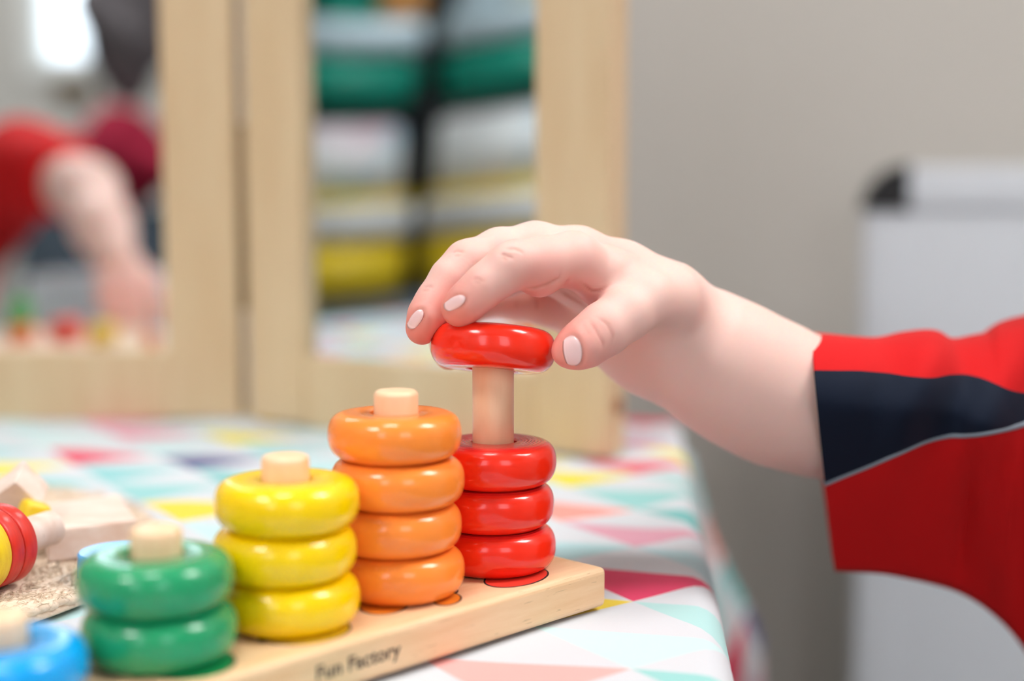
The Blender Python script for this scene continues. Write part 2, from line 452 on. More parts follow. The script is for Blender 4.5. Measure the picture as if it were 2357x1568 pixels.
# ------------------------------------------------------------------ folding mirror
MT = .018; MH = .46
fm = empty('folding_mirror', (-.146, .771, TAB + .0015)); tag(fm, 'two panel folding mirror with pale pine frame at the back of the table', 'mirror')
def panel(yaw, width, sgn, warp):
    """frame whose front face lies in local y=0, extending along local x from the hinge; depth goes back (+y)"""
    M = Matrix.Rotation(yaw, 4, 'Z')
    mw = .040; bm = bmesh.new()
    x0, x1 = (.0025, width) if sgn > 0 else (-width, -.0025)
    for c in (x0 + mw / 2, x1 - mw / 2): box(bm, (c, MT / 2, MH / 2), (mw, MT, MH), 0, .0015, 2, M)
    for z in (mw / 2 - .002, MH - mw / 2): box(bm, ((x0 + x1) / 2, MT / 2, z), (x1 - x0 - 2 * mw, MT - .001, mw - .002), 0, .001, 1, M)
    fr = from_bm('mirror_frame', bm, M_pine, fm)
    # mirror sheet
    bm = bmesh.new(); a0, a1 = x0 + mw - .003, x1 - mw + .003; b0, b1 = mw - .006, MH - mw + .003
    nx, nz = 40, 60; g = []
    for i in range(nx + 1):
        g.append([])
        for k in range(nz + 1):
            u = i / nx; h = b0 + (b1 - b0) * k / nz; x = a0 + (a1 - a0) * u
            g[-1].append(bm.verts.new(M @ Vector((x, .006 + warp(u, h), h))))
    for i in range(nx):
        for k in range(nz): bm.faces.new((g[i][k], g[i + 1][k], g[i + 1][k + 1], g[i][k + 1]))
    sh = from_bm('mirror_sheet', bm, M_mirror, fr, smooth=True, normals=False)
    bm = bmesh.new(); box(bm, ((x0 + x1) / 2, .0125, MH / 2), (x1 - x0 - 2 * mw + .006, .006, MH - .02), 0, 0, 1, M)
    from_bm('backing_panel', bm, M_black, fr)
    return fr, M
panel(0.0, .226, -1, lambda u, h: .0)
YAWR = -R(32)
def warp(u, h): return WS * (.010 * u * u * (h - .16) - .05 * math.sin(math.pi * min(1, u)) * (h - .14) ** 2 * .5)
WS = -1.0
fr, MR_ = panel(YAWR, .2245, 1, warp)
bm = bmesh.new(); r_ = bmesh.ops.create_cone(bm, cap_ends=True, segments=20, radius1=.0032, radius2=.0032, depth=.002)
bmesh.ops.transform(bm, verts=r_['verts'], matrix=MR_ @ Matrix.Translation((.2250, .009, .024)) @ Matrix.Rotation(R(90), 4, 'Y'))
tag(from_bm('plug', bm, m_plain('brown_plug', srgb(150, 92, 58), .5), fm), 'dark brown round plug')
M_hinge = m_plain('brown_hinge', srgb(120, 96, 66), .6)
for z in (.06, .30):
    bm = bmesh.new(); tube(bm, [(0, .004, z), (0, .004, z + .10)], .0028, 12); from_bm('hinge', bm, M_hinge, fm, smooth=True)

# reflections of virtual (behind the glass) points into the room
HG = Vector((-.146, .771, 0))
def refl(n, p0):
    n = Vector(n).normalized(); d = n.dot(p0)
    return lambda v: Vector(v) - 2 * (n.dot(Vector(v)) - d) * n
RL = refl((0, -1, 0), HG + Vector((0, .006, 0)))
nR = Vector((math.sin(YAWR), -math.cos(YAWR), 0))
RR = refl(nR, HG - nR * .006)

# ------------------------------------------------------------------ stacking toy
PEG0 = [Vector((-.0056 - .0268 * i, .418 - .0277 * i, 0)) for i in range(5)]
PEG = [Vector((p.x * .991 + dx, p.y - .004 - dy, 0)) for p, dx, dy in zip(PEG0, (0, .0003, .0008, .0009, -.0004), (0, 0, .0006, .0003, 0))]
U = Vector((.0268, .0277, 0)).normalized(); V_ = Vector((U.y, -U.x, 0))
BT = .012                                         # board thickness
TABZ = TAB + .0012
yaw = math.atan2(U.y, U.x)
ctr = PEG0[2]
toy = empty('stacking_toy', (ctr.x, ctr.y, TABZ), yaw)
tag(toy, 'long wooden counting stacker board with five upright pegs on the tablecloth', 'stacking toy')
L0 = -(.0382 * 2 + .022); L1 = .0382 * 2 + .0215; HW = .027
bm = bmesh.new(); box(bm, ((L0 + L1) / 2, 0, BT / 2), (L1 - L0, 2 * HW, BT), 0, .0018, 4)
board = from_bm('base_board', bm, M_board, toy, smooth=False)
RH = .0127; RR_O = .0184; HOLE = .0073
inv = (Matrix.Translation((ctr.x, ctr.y, TABZ)) @ Matrix.Rotation(yaw, 4, 'Z')).inverted()
counts = [3, 4, 3, 2, 1]
heights = [.0660, 4 * RH + .0062, 3 * RH + .0062, 2 * RH + .0066, RH + .0066]
for i in range(5):
    h = heights[i] + .004; r = .0061; rb = .0016
    prof = [(0, 0), (r, 0)] + [(r - rb + rb * math.cos(a), h - rb + rb * math.sin(a)) for a in np.linspace(0, math.pi / 2, 7)] + [(0, h)]
    bm = lathe(prof, 64); o = from_bm('peg', bm, M_peg, toy, smooth=True)
    q = inv @ PEG[i]; o.location = (q.x, q.y, BT - .004)
# printed shapes on the board (peek out from under the rings)
def decal(name, px, py, sx, sy, rot, m, rise, grow=0.0, lab=None):
    bm = bmesh.new(); vs = []
    c = inv @ PH(px, py, 13.2)
    ax = (inv @ PH(px + sx * math.cos(R(rot)), py - sx * math.sin(R(rot)), 13.2)) - c
    ay = (inv @ PH(px + sy * math.sin(R(rot)), py + sy * math.cos(R(rot)), 13.2)) - c
    for k in range(48):
        a = 2 * math.pi * k / 48
        q = ax * math.cos(a) + ay * math.sin(a); q += q.normalized() * grow * MM
        vs.append(bm.verts.new((c.x + q.x, c.y + q.y, BT + rise)))
    bm.faces.new(vs)
    bmesh.ops.extrude_face_region(bm, geom=list(bm.faces))
    for v in bm.verts:
        if v in vs: v.co.z = BT - .0002
    return from_bm(name, bm, m, board)
M_pr = {'red': m_plain('red_print', srgb(232, 66, 50), .45), 'orange': m_plain('orange_print', srgb(240, 140, 40), .45), 'yellow': m_plain('yellow_print', srgb(236, 196, 30), .45), 'green': m_plain('green_print', srgb(20, 150, 84), .45), 'blue': m_plain('blue_print', srgb(20, 140, 215), .45)}
for (nm, px, py, sx, sy, rt) in (('red', 1189, 1329, 71, 21, 8), ('orange', 884, 1392, 54, 22, 5), ('orange', 1030, 1380, 29, 13, 8), ('yellow', 706, 1453, 98, 29, 6), ('green', 440, 1530, 98, 34, 6), ('blue', 60, 1590, 120, 40, 6)):
    decal('print_outline', px, py, sx, sy, rt, M_ink, .00006, .6, 'black printed outline')
    decal('printed_shape', px, py, sx, sy, rt, M_pr[nm], .00010, 0, None)
decal('print_outline', 1042, 1364, 14, 7, 20, M_ink, .00006); decal('print_outline', 604, 1474, 10, 6, 5, M_ink, .00006); decal('print_outline', 322, 1556, 22, 8, 5, M_ink, .00006)
# lettering on the front edge
cu = bpy.data.curves.new('lettering', 'FONT'); cu.body = 'Fun Factory'; cu.size = .0056; cu.extrude = .00006; cu.space_character = 1.0; cu.offset = .00010
to = bpy.data.objects.new('lettering_source', cu); COL.objects.link(to)
dg = bpy.context.evaluated_depsgraph_get(); me = bpy.data.meshes.new_from_object(to.evaluated_get(dg))
bpy.data.objects.remove(to)
xsz = [v.co.x for v in me.vertices]; sc_ = .0272 / (max(xsz) - min(xsz))
u0 = .0764 - .0878
for v in me.vertices:
    x, y, z = v.co; v.co = (u0 + x * sc_, -HW - z, .0044 + y * .94)
tag(link('lettering', me, [M_ink], board), 'black printed lettering')

def ring_profile(HOLE=.0067):
    pr = []; a = RR_O - .0068; n = 26; hh = RH / 2; ex = 2.35
    cx = RR_O - .0056
    for k in range(n + 1):
        th = -math.pi / 2 + math.pi * k / n
        c, s = math.cos(th), math.sin(th); ex = 2.6 if s > 0 else 2.2
        pr.append((cx + .0056 * abs(c) ** (2 / ex), hh + hh * (1 if s > 0 else -1) * abs(s) ** (2 / ex)))
    pr += [(HOLE + .0006, RH), (HOLE + .0002, RH - .0002), (HOLE, RH - .0007), (HOLE, .0007), (HOLE + .0002, .0002), (HOLE + .0006, 0)]
    return pr
ring_me = {}
for nm, m in (('red', M_red), ('orange', M_orange), ('yellow', M_yellow), ('green', M_green), ('blue', M_blue)):
    bm = lathe(ring_profile(), 128, closed=True); bmesh.ops.recalc_face_normals(bm, faces=bm.faces)
    me = bpy.data.meshes.new('ring'); bm.to_mesh(me); bm.free(); me.materials.append(m)
    for p in me.polygons: p.use_smooth = True
    ring_me[nm] = me
names = ['red', 'orange', 'yellow', 'green', 'blue']
pos_words = {1: ['only ring'], 2: ['lower ring', 'upper ring'], 3: ['bottom ring', 'middle ring', 'top ring'], 4: ['lowest ring', 'second ring up', 'third ring up', 'topmost ring']}
jit = [(.2, .1), (-.35, .2), (.25, -.2), (-.3, .1)]
for i, nm in enumerate(names):
    for k in range(counts[i]):
        o = bpy.data.objects.new('stacking_ring', ring_me[nm]); COL.objects.link(o)
        j = jit[k]; s = 1 if nm == 'red' else 1.4
        o.location = (PEG[i].x + j[0] * MM * s, PEG[i].y + j[1] * MM, TABZ + BT + .00012 + RH * k)
        o.rotation_euler = (0, 0, i + 2.1 * k)
        w_ = pos_words[counts[i]][k]
        if nm == 'red': w_ = ['bottom ring', 'middle ring', 'top ring'][k]
        tail = {'red': 'of the three resting around the bare red tower peg', 'orange': 'of the orange stack of four', 'yellow': 'of the yellow stack of three', 'green': 'of the green stack of two', 'blue': 'on the peg nearest the picture corner'}[nm]
        tag(o, 'glossy %s wooden %s %s' % (nm, w_, tail), 'ring', '%s stacking rings' % nm if nm != 'blue' else 'blue stacking rings')
bm = lathe(ring_profile(.0075), 128, closed=True); bmesh.ops.recalc_face_normals(bm, faces=bm.faces)
me = bpy.data.meshes.new('ring'); bm.to_mesh(me); bm.free(); me.materials.append(M_red)
for p in me.polygons: p.use_smooth = True
held = bpy.data.objects.new('stacking_ring', me); COL.objects.link(held)
HC = P(1134.5, 803, 415.5)
HROT = Matrix.Rotation(R(4.2), 4, 'Y') @ Matrix.Rotation(R(-11), 4, 'X')
held.matrix_world = Matrix.Translation(HC) @ HROT @ Matrix.Translation((0, 0, -RH / 2))
tag(held, 'glossy red wooden ring tilted at the tip of the peg, held by the fingers', 'ring', 'red stacking rings')

# ------------------------------------------------------------------ people
def skin_mat(name):
    n = NT(name)
    at = n.n.new('ShaderNodeAttribute'); at.attribute_name = 'flush_shade'  # fingertip flush plus shade painted in as redness
    cr = n.n.new('ShaderNodeAttribute'); cr.attribute_name = 'crease'
    v = n.coord(); blot = n.noise(v, 90, 4)
    f = n.math('MULTIPLY', at.outputs['Fac'], n.math('MULTIPLY_ADD', blot, .6, .7))
    c = n.mix(n.math('MINIMUM', f, 1.0), srgb(238, 200, 190), srgb(226, 104, 90))
    c = n.mix(n.math('MULTIPLY', blot, .18), c, srgb(232, 176, 164))
    c = n.mix(n.math('MULTIPLY', cr.outputs['Fac'], .5), c, srgb(196, 118, 100))
    n.p(Base_Color=c, Roughness=.52, Subsurface_Weight=.35, Subsurface_Radius=(1.0, .32, .18), Subsurface_Scale=.0045, Specular_IOR_Level=.4)
    vo = n.n.new('ShaderNodeTexVoronoi'); n.set(vo.inputs['Vector'], v); vo.inputs['Scale'].default_value = 1100
    n.bump(n.math('ADD', n.math('MULTIPLY', vo.outputs[0], .5), n.noise(v, 700, 3)), .28, .00010)
    return n.m
M_skin = skin_mat('skin')
def m_fabric(name, c, sc=1400, bump=.00015):
    n = NT(name); v = n.coord(); a = n.noise(v, sc, 2); b = n.noise(v, 30, 3)
    n.p(Base_Color=n.mix(n.math('MULTIPLY', b, .25), c, tuple(x * .7 for x in c[:3]) + (1,)), Roughness=.8, Sheen_Weight=.02, Specular_IOR_Level=.25)
    n.bump(a, .4, bump); return n.m
M_shirt = m_fabric('red_jersey', srgb(206, 8, 14)); M_navy = m_fabric('navy_jersey', srgb(4, 18, 40)); M_gpipe = m_fabric('grey_piping', srgb(130, 140, 152))
M_trouser = m_fabric('grey_trouser_cloth', srgb(70, 74, 80)); M_hair = m_plain('brown_hair', srgb(92, 62, 42), .6, .4, 300, .0006)
M_shoe = m_plain('black_shoe', srgb(28, 28, 30), .4); M_eye = m_plain('eye_white', srgb(235, 235, 232), .2, 0); M_iris = m_plain('brown_iris', srgb(70, 44, 28), .2, 0)
M_lip = m_plain('lips', srgb(206, 112, 106), .5)

def J(px, py, d, rpx):
    p = P(px, py, d); zc = math.cos(PITCH) * p.y - math.sin(PITCH) * (p.z - CZ)
    return (tuple(p), rpx * zc / FPX)
def seated(org, yaw):
    """joints of a seated child facing local +X, origin on the floor under the hips"""
    M = Matrix.Translation(org) @ Matrix.Rotation(yaw, 4, 'Z')
    g = lambda x, y, z: tuple(M @ Vector((x, y, z)))
    trunk = [[(g(0, 0, .37), .078), (g(0, 0, .46), .072), (g(.005, 0, .57), .076), (g(0, 0, .615), .050)],
             [(g(0, -.05, .37), .062), (g(0, .05, .37), .062)], [(g(0, -.075, .628), .036), (g(0, .075, .628), .036)],
             [(g(0, -.04, .56), .060), (g(0, .04, .56), .060)]]
    neck = [[(g(-.004, 0, .62), .034), (g(.008, 0, .71), .032)]]
    head = [[(g(-.012, 0, .815), .078), (g(.010, 0, .800), .074)], [(g(.018, 0, .765), .056), (g(.034, 0, .735), .036)],
            [(g(.052, -.028, .762), .022), (g(.052, .028, .762), .022)]]
    feat = [[(g(.082, 0, .795), .006), (g(.091, 0, .772), .0095)], [(g(-.004, -.078, .795), .013), (g(-.008, -.082, .772), .009)], [(g(-.004, .078, .795), .013), (g(-.008, .082, .772), .009)],
            [(g(.076, -.010, .748), .006), (g(.076, .010, .748), .006)]]
    legs = []
    for s in (-1, 1):
        legs.append([(g(0, .05 * s, .36), .060), (g(.11, .055 * s, .365), .052), (g(.20, .055 * s, .36), .042), (g(.205, .055 * s, .22), .036), (g(.20, .055 * s, .06), .024), (g(.20, .055 * s, .03), .024)])
    return M, g, trunk, neck, head, feat, legs
def loose_hand(w, dr, back, side, sc=1.0, curl=.5):
    """palm and five fingers: w wrist, dr direction, back = dorsal normal, side = towards the thumb"""
    w = Vector(w); dr = Vector(dr).normalized(); back = Vector(back); back = (back - dr * back.dot(dr)).normalized()
    sd = dr.cross(back) * (1 if dr.cross(back).dot(Vector(side)) > 0 else -1)
    k = sc * MM; out = []
    for off, ln, rad in ((14, 15, 5.3), (5, 17, 5.5), (-4, 16, 5.2), (-12, 12, 4.6)):
        kn = w + dr * (42 * k) + sd * off * k
        out.append([(tuple(w + dr * 6 * k + sd * off * .6 * k), 9 * k), (tuple(kn), 7.5 * k)])
        ch = [(tuple(kn), (rad + 1.2) * k)]; a = curl * .35; q = kn
        for i, l in enumerate((ln * 1.15, ln * .8, ln * .62)):
            q = q + (dr * math.cos(a) - back * math.sin(a)) * l * k; ch.append((tuple(q), (rad - .5 * i) * k)); a += curl
        out.append(ch)
    b = w + dr * 8 * k + sd * 12 * k - back * 3 * k
    out.append([(tuple(w), 12 * k), (tuple(b), 9 * k), (tuple(b + (dr * .7 + sd * .6 - back * .3) * 18 * k), 7.5 * k), (tuple(b + (dr * .9 + sd * .45 - back * .45) * 34 * k), 6.5 * k), (tuple(b + (dr * 1.0 + sd * .3 - back * .55) * 44 * k), 5.6 * k)])
    return out
def flush_shade(V, spots):
    f = np.zeros(len(V))
    for c, r, a in spots: f = np.maximum(f, a * np.exp(-((V - np.array(c)) ** 2).sum(1) / (r * r)))
    return f
def set_attr(me, name, arr):
    a = me.attributes.new(name, 'FLOAT', 'POINT'); a.data.foreach_set('value', np.asarray(arr, np.float32))
def dress(person, M, g, trunk, legs, sleeves, h=.005):
    """shirt, trousers, shoes, hair and eyes of a seated child"""
    Mi = np.array(M.inverted(), np.float32)
    lo = lambda p: p @ Mi[:3, :3].T + Mi[:3, 3]
    allp = np.array([q[0] for ch in trunk + legs + sleeves for q in ch]); mn = allp.min(0) - .13; mx = allp.max(0) + .13
    AX = [axis_grid([(mn[i], h), (mx[i], h)]) for i in range(3)]
    def fshirt(p):
        d = None
        for ch in trunk + sleeves:
            c = chain(p, ch, .02); d = c if d is None else smin(d, c, .03)
        q = lo(p); d = d - .007 + .0022 * np.sin(q[:, 2] * 90 + 3 * np.sin(q[:, 1] * 40)) * np.sin(q[:, 1] * 55 + q[:, 0] * 60)
        neckh = np.sqrt(q[:, 0] ** 2 + q[:, 1] ** 2) - .040
        d = np.maximum(d, np.where(q[:, 2] > .64, -neckh, -1))
        return np.maximum(d, .345 - q[:, 2])
    V, Q = surface(fshirt, *AX); link('shirt', np_mesh('shirt', V, Q), [M_shirt], person)
    def ftr(p):
        d = None
        for ch in legs:
            c = chain(p, ch, .02); d = c if d is None else smin(d, c, .02)
        d = smin(d, chain(p, trunk[1], .02), .02) - .007
        q = lo(p); return np.maximum(np.maximum(d, .055 - q[:, 2]), q[:, 2] - .42)
    V, Q = surface(ftr, *[axis_grid([(mn[i], h), (mx[i], h)]) for i in range(3)]); link('trousers', np_mesh('trousers', V, Q), [M_trouser], person)
    for s in (-1, 1):
        a, b = np.array(g(.195, .055 * s, .035)), np.array(g(.275, .058 * s, .030))
        fs = lambda p: np.maximum(smin(caps(p, a, b, .031, .029), caps(p, a, np.array(g(.19, .055 * s, .06)), .030, .028), .015), .002 - p[:, 2])
        m0 = np.minimum(a, b) - .05; m1 = np.maximum(a, b) + .05
        V, Q = surface(fs, *[axis_grid([(m0[i], .004), (m1[i], .004)]) for i in range(3)]); link('shoe', np_mesh('shoe', V, Q), [M_shoe], person)
    hc = np.array(g(-.006, 0, .812))
    def fh(p):
        q = lo(p); d = smin(caps(p, np.array(g(-.014, 0, .818)), np.array(g(.008, 0, .806)), .086, .081), caps(p, np.array(g(-.03, 0, .78)), np.array(g(-.025, 0, .75)), .068, .055), .03)
        d = d + .0022 * np.sin(q[:, 1] * 260 + 60 * q[:, 2]) * np.sin(q[:, 0] * 190)
        face = (q[:, 0] - .030) * .85 - (q[:, 2] - .835) * .9
        return np.maximum(d, np.maximum(face, .745 - q[:, 2]))
    V, Q = surface(fh, *[axis_grid([(hc[i] - .11, .003), (hc[i] + .11, .003)]) for i in range(3)]); link('hair', np_mesh('hair', V, Q), [M_hair], person)
    for s in (-1, 1):
        bm = bmesh.new(); bmesh.ops.create_uvsphere(bm, u_segments=20, v_segments=12, radius=.0105); bmesh.ops.translate(bm, verts=bm.verts, vec=g(.071, .028 * s, .800))
        e = from_bm('eye', bm, M_eye, person, smooth=True)
        bm = bmesh.new(); bmesh.ops.create_uvsphere(bm, u_segments=16, v_segments=10, radius=.0052); bmesh.ops.translate(bm, verts=bm.verts, vec=g(.0775, .028 * s, .7995)); from_bm('iris', bm, M_iris, e, smooth=True)
    bm = bmesh.new(); tube(bm, [g(.080, y, .7475 - abs(y) * .05) for y in np.linspace(-.019, .019, 9)], [.001, .003, .004, .0042, .0042, .0042, .004, .003, .001], 8); from_bm('lips', bm, M_lip, person, smooth=True)

# ---- the child whose hand holds the ring
kid = empty('person', (0, 0, 0)); tag(kid, 'child in red shirt with navy sleeve panel, hand placing the tilted red ring', 'person')
M1, g1, tr1, nk1, hd1, ft1, lg1 = seated((.345, .53, 0), math.pi)
thumb = [J(1324, 802, 405, 48), J(1346, 790, 405, 54), J(1390, 758, 408, 59), J(1440, 722, 413, 60), J(1482, 690, 420, 66), J(1540, 692, 432, 80)]
index = [J(1055, 709, 403, 39), J(1080, 690, 402, 43), J(1118, 656, 402, 46), J(1155, 629, 403, 47), J(1192, 607, 405, 51), J(1252, 606, 410, 59), J(1318, 596, 416, 61)]
middle = [J(971, 757, 413, 37), J(985, 725, 413, 42), J(1008, 690, 415, 45), J(1040, 642, 417, 47), J(1076, 606, 420, 50), J(1150, 580, 426, 52), J(1232, 571, 431, 57)]
ringf = [J(1034, 817, 437, 34), J(1032, 790, 440, 38), J(1040, 742, 444, 40), J(1070, 690, 447, 44), J(1105, 652, 449, 46), J(1170, 628, 450, 50), J(1238, 612, 448, 56)]
pinky = [J(1052, 765, 458, 28), J(1062, 735, 462, 30), J(1092, 702, 466, 33), J(1130, 690, 467, 36), J(1190, 692, 467, 42), J(1262, 695, 464, 54)]
palm = [[J(1318, 598, 416, 59), J(1400, 642, 424, 68), J(1510, 690, 434, 84)],
        [J(1232, 571, 431, 56), J(1330, 590, 434, 64), J(1430, 632, 438, 74), J(1530, 690, 442, 92)],
        [J(1238, 612, 448, 54), J(1340, 640, 449, 66), J(1440, 690, 450, 80)],
        [J(1262, 695, 464, 52), J(1350, 722, 462, 66), J(1440, 775, 458, 84)],
        [J(1400, 760, 457, 74), J(1485, 800, 455, 98), J(1530, 745, 446, 108)]]
arm = [J(1530, 742, 445, 98), J(1562, 780, 449, 122), J(1635, 825, 453, 142), J(1715, 873, 458, 150), J(1800, 915, 463, 150), J(1885, 942, 471, 144), J(2000, 985, 492, 138),
       J(2250, 1000, 528, 150), (g1(0, .0 - .085, .612), .038)]
arm[-1] = ((.335, .615, .625), .040)
left_arm = [((.345, .445, .622), .038), ((.355, .405, .50), .030), ((.28, .41, .425), .024), ((.245, .43, .412), .017)]
lhand = loose_hand((.245, .43, .412), (-1, .2, -.05), (0, 0, 1), (0, 1, 0), .95, .25)
RI = np.array((Matrix.Translation(HC) @ HROT).inverted(), np.float32)
def ring_sdf(p):
    q = p @ RI[:3, :3].T + RI[:3, 3]
    a = np.sqrt(q[:, 0] ** 2 + q[:, 1] ** 2); z = np.abs(q[:, 2])
    rr = .0060; u = np.maximum(a - RR_O + rr, 0); v = np.maximum(z - RH / 2 + rr, 0)
    return np.sqrt(u * u + v * v) - rr
def fkid(p):
    F = chain(p, thumb, .003)
    for ch in (index, middle, ringf, pinky): F = smin(F, chain(p, ch, .003), .0011)
    # pads and knuckles
    for jx, r in ((J(1300, 812, 404, 26), 0), (J(1240, 640, 408, 44), 0), (J(1170, 600, 402, 40), 0), (J(1062, 715, 404, 32), 0)):
        F = smin(F, np.linalg.norm(p - np.array(jx[0], np.float32), axis=1) - jx[1], .003)
    B = None
    for ch in palm:
        c = chain(p, ch, .004); B = c if B is None else smin(B, c, .0045)
    B = smin(B, chain(p, arm, .008), .008)
    d = smin(B, F, .0035)
    d = np.maximum(d, .00025 - ring_sdf(p))
    D = None
    for ch in tr1 + nk1 + hd1 + [left_arm]:
        c = chain(p, ch, .012); D = c if D is None else smin(D, c, .022)
    for ch in ft1: D = smin(D, chain(p, ch, .004), .008)
    for e in (-1, 1): D = np.maximum(D, -(np.linalg.norm(p - np.array(g1(.082, .028 * e, .800), np.float32), axis=1) - .0135)) if False else D
    for ch in lhand: D = smin(D, chain(p, ch, .003), .003)
    for ch in lg1:
        D = smin(D, chain(p, ch, .015), .02)
    return smin(d, D, .012)
FINE = .0006
GX = axis_grid([(-.037, FINE), (.078, .0011), (.100, .003), (.20, .006), (.47, 1)])
GY = axis_grid([(.36, .005), (.392, FINE), (.482, .0015), (.50, .005), (.68, 1)])
GZ = axis_grid([(-.01, .012), (.34, .006), (.575, .0016), (.598, FINE), (.678, .003), (.92, 1)])
V, Q = surface(fkid, GX, GY, GZ)
me = np_mesh('body', V, Q)
body = link('body', me, [M_skin], kid)
bv = BVHTree.FromPolygons([Vector(v) for v in V], [tuple(q) for q in Q])
EYE = Vector((0, 0, CZ))
def hit(px, py):
    d = (P(px, py, 400) - EYE).normalized(); r = bv.ray_cast(EYE, d, 1.0)
    return r[0], r[1]
creases = [([(1353, 733), (1368, 754), (1388, 789), (1390, 812)], .00022), ([(1372, 728), (1398, 746), (1411, 772), (1405, 798)], .00022), ([(1340, 742), (1352, 762), (1360, 780)], .00010),
           ([(1150, 583), (1176, 591), (1187, 598)], .00030), ([(1161, 572), (1185, 572), (1202, 580), (1207, 592)], .00022), ([(1154, 592), (1172, 600)], .00015),
           ([(1087, 643), (1100, 641), (1118, 648)], .00018), ([(1092, 650), (1112, 652)], .00012), ([(974, 661), (986, 659), (1000, 662)], .00020), ([(970, 669), (990, 668)], .00014),
           ([(1037, 582), (1052, 577), (1072, 582)], .00022), ([(1044, 588), (1062, 588)], .00014),
           ([(1202, 664), (1230, 664), (1262, 655), (1287, 640), (1293, 618)], .0003), ([(1285, 666), (1312, 684), (1340, 700), (1350, 714)], .0004), ([(1336, 648), (1362, 672), (1382, 668), (1406, 656)], .0003),
           ([(1235, 684), (1237, 700), (1234, 716)], .0003), ([(1190, 690), (1188, 712)], .0002), ([(1310, 640), (1300, 655)], .0002)]
for (cx, cy, hl, hw, ang) in ((1318, 808, 22, 36, -8), (1047, 697, 27, 14, -30), (957, 735, 26, 13, -56)):
    a = R(ang); pl = []
    for k in range(15):
        b = -math.pi * .62 + math.pi * 1.24 * k / 14; u, v = 1.06 * math.cos(b) * hl, 1.08 * math.sin(b) * hw
        pl.append((cx + math.cos(a) * u - math.sin(a) * v, cy + math.sin(a) * u + math.cos(a) * v))
    creases.append((pl, .00022))
disp = np.zeros(len(V)); cr = np.zeros(len(V))
near = (V[:, 0] < .07)
for pl, dep in creases:
    pts = []
    for (a, b) in zip(pl, pl[1:]):
        n = max(2, int(math.dist(a, b) / 2))
        for k in range(n):
            h_, _ = hit(a[0] + (b[0] - a[0]) * k / n, a[1] + (b[1] - a[1]) * k / n)
            if h_: pts.append(h_)
    if not pts: continue
    pts = np.array(pts); c0 = pts.mean(0); sel = near & (np.linalg.norm(V - c0, axis=1) < .02)
    ii = np.where(sel)[0]
    dm = np.sqrt(((V[ii][:, None, :] - pts[None]) ** 2).sum(2)); k = dm.argmin(1); dmin = dm[np.arange(len(ii)), k]
    taper = np.clip(np.minimum(k, len(pts) - 1 - k) / (len(pts) * .25 + .01), .15, 1)
    wgt = np.exp(-(dmin / .00055) ** 2) * taper; rim = np.exp(-((dmin - .0013) / .0007) ** 2) * taper
    disp[ii] = np.maximum(disp[ii], wgt * dep * 1.5) - rim * dep * .35
    cr[ii] = np.maximum(cr[ii], np.exp(-(dmin / .00045) ** 2) * taper * min(1, dep / .0003))
no = np.zeros(len(V) * 3, np.float32); me.vertices.foreach_get('normal', no); no = no.reshape(-1, 3)
me.vertices.foreach_set('co', (V - no * disp[:, None]).astype(np.float32).ravel()); me.update()
tips = [(thumb[0][0], .010, .95), (thumb[2][0], .006, .35), (index[0][0], .010, .95), (index[1][0], .008, .6), (middle[0][0], .010, .95), (middle[1][0], .008, .5), (ringf[0][0], .012, .9), (pinky[0][0], .01, .6),
        (index[4][0], .0075, .30), (middle[4][0], .0075, .30), (P(1350, 690, 425), .011, .75), (P(1240, 655, 404), .010, .6), (P(1230, 700, 455), .012, .35), (P(1315, 650, 412), .010, .5), (P(1082, 730, 404), .008, .85), (P(1140, 685, 405), .008, .7), (P(1180, 668, 407), .008, .7), (P(1290, 668, 412), .010, .75),  # finger undersides and thumb web: shade imitated by extra redness
        (P(1380, 655, 428), .010, .8), (P(1300, 840, 405), .009, .7), (P(1360, 815, 408), .008, .5), (P(995, 775, 412), .009, .8), (P(1170, 560, 404), .006, .2)]
set_attr(me, 'flush_shade', np.clip(flush_shade(V, tips), 0, 1)); set_attr(me, 'crease', cr)
# nails
def nail_mat():
    n = NT('fingernail'); at = n.n.new('ShaderNodeAttribute'); at.attribute_name = 'rim'
    n.p(Base_Color=n.mix(at.outputs['Fac'], srgb(248, 208, 208), srgb(150, 92, 80)), Roughness=.22, Subsurface_Weight=.2, Subsurface_Radius=(1, .4, .3), Subsurface_Scale=.001, Coat_Weight=.3)
    return n.m
M_nail = nail_mat()
def nail(cx, cy, hl, hw, ang, dirt):
    """(cx,cy) where it shows, hl half length along the finger (free edge at -), hw half width"""
    a = R(ang); ax = (math.cos(a), math.sin(a)); ay = (-math.sin(a), math.cos(a)); n = 22; bm = bmesh.new(); g = []; rim = []
    for i in range(n + 1):
        g.append([])
        for k in range(n + 1):
            u = -1 + 2 * i / n; v = -1 + 2 * k / n
            if u > 0: uu, vv = u * math.sqrt(max(0, 1 - v * v * .5)), v * math.sqrt(max(0, 1 - u * u * .5))
            else: uu, vv = u * (1 - .28 * v * v), v * (1 - .16 * u * u)
            h_, nn = hit(cx + ax[0] * uu * hl + ay[0] * vv * hw, cy + ax[1] * uu * hl + ay[1] * vv * hw)
            if h_ is None: h_, nn = hit(cx, cy)
            e = max(abs(u), abs(v)); off = .00028 * (1 - e ** 4) - .00005
            if u < -.75 and abs(v) < .9: off = .00022
            g[-1].append(bm.verts.new(h_ + nn * off)); rim.append(max((dirt * 1.0 if u < -.86 else 0), max(0, (e - .88) / .12) * .45))
    for i in range(n):
        for k in range(n): bm.faces.new((g[i][k], g[i + 1][k], g[i + 1][k + 1], g[i][k + 1]))
    o = from_bm('fingernail', bm, M_nail, kid, smooth=True); set_attr(o.data, 'rim', rim)
    s_ = o.modifiers.new('thickness', 'SOLIDIFY'); s_.thickness = .0003
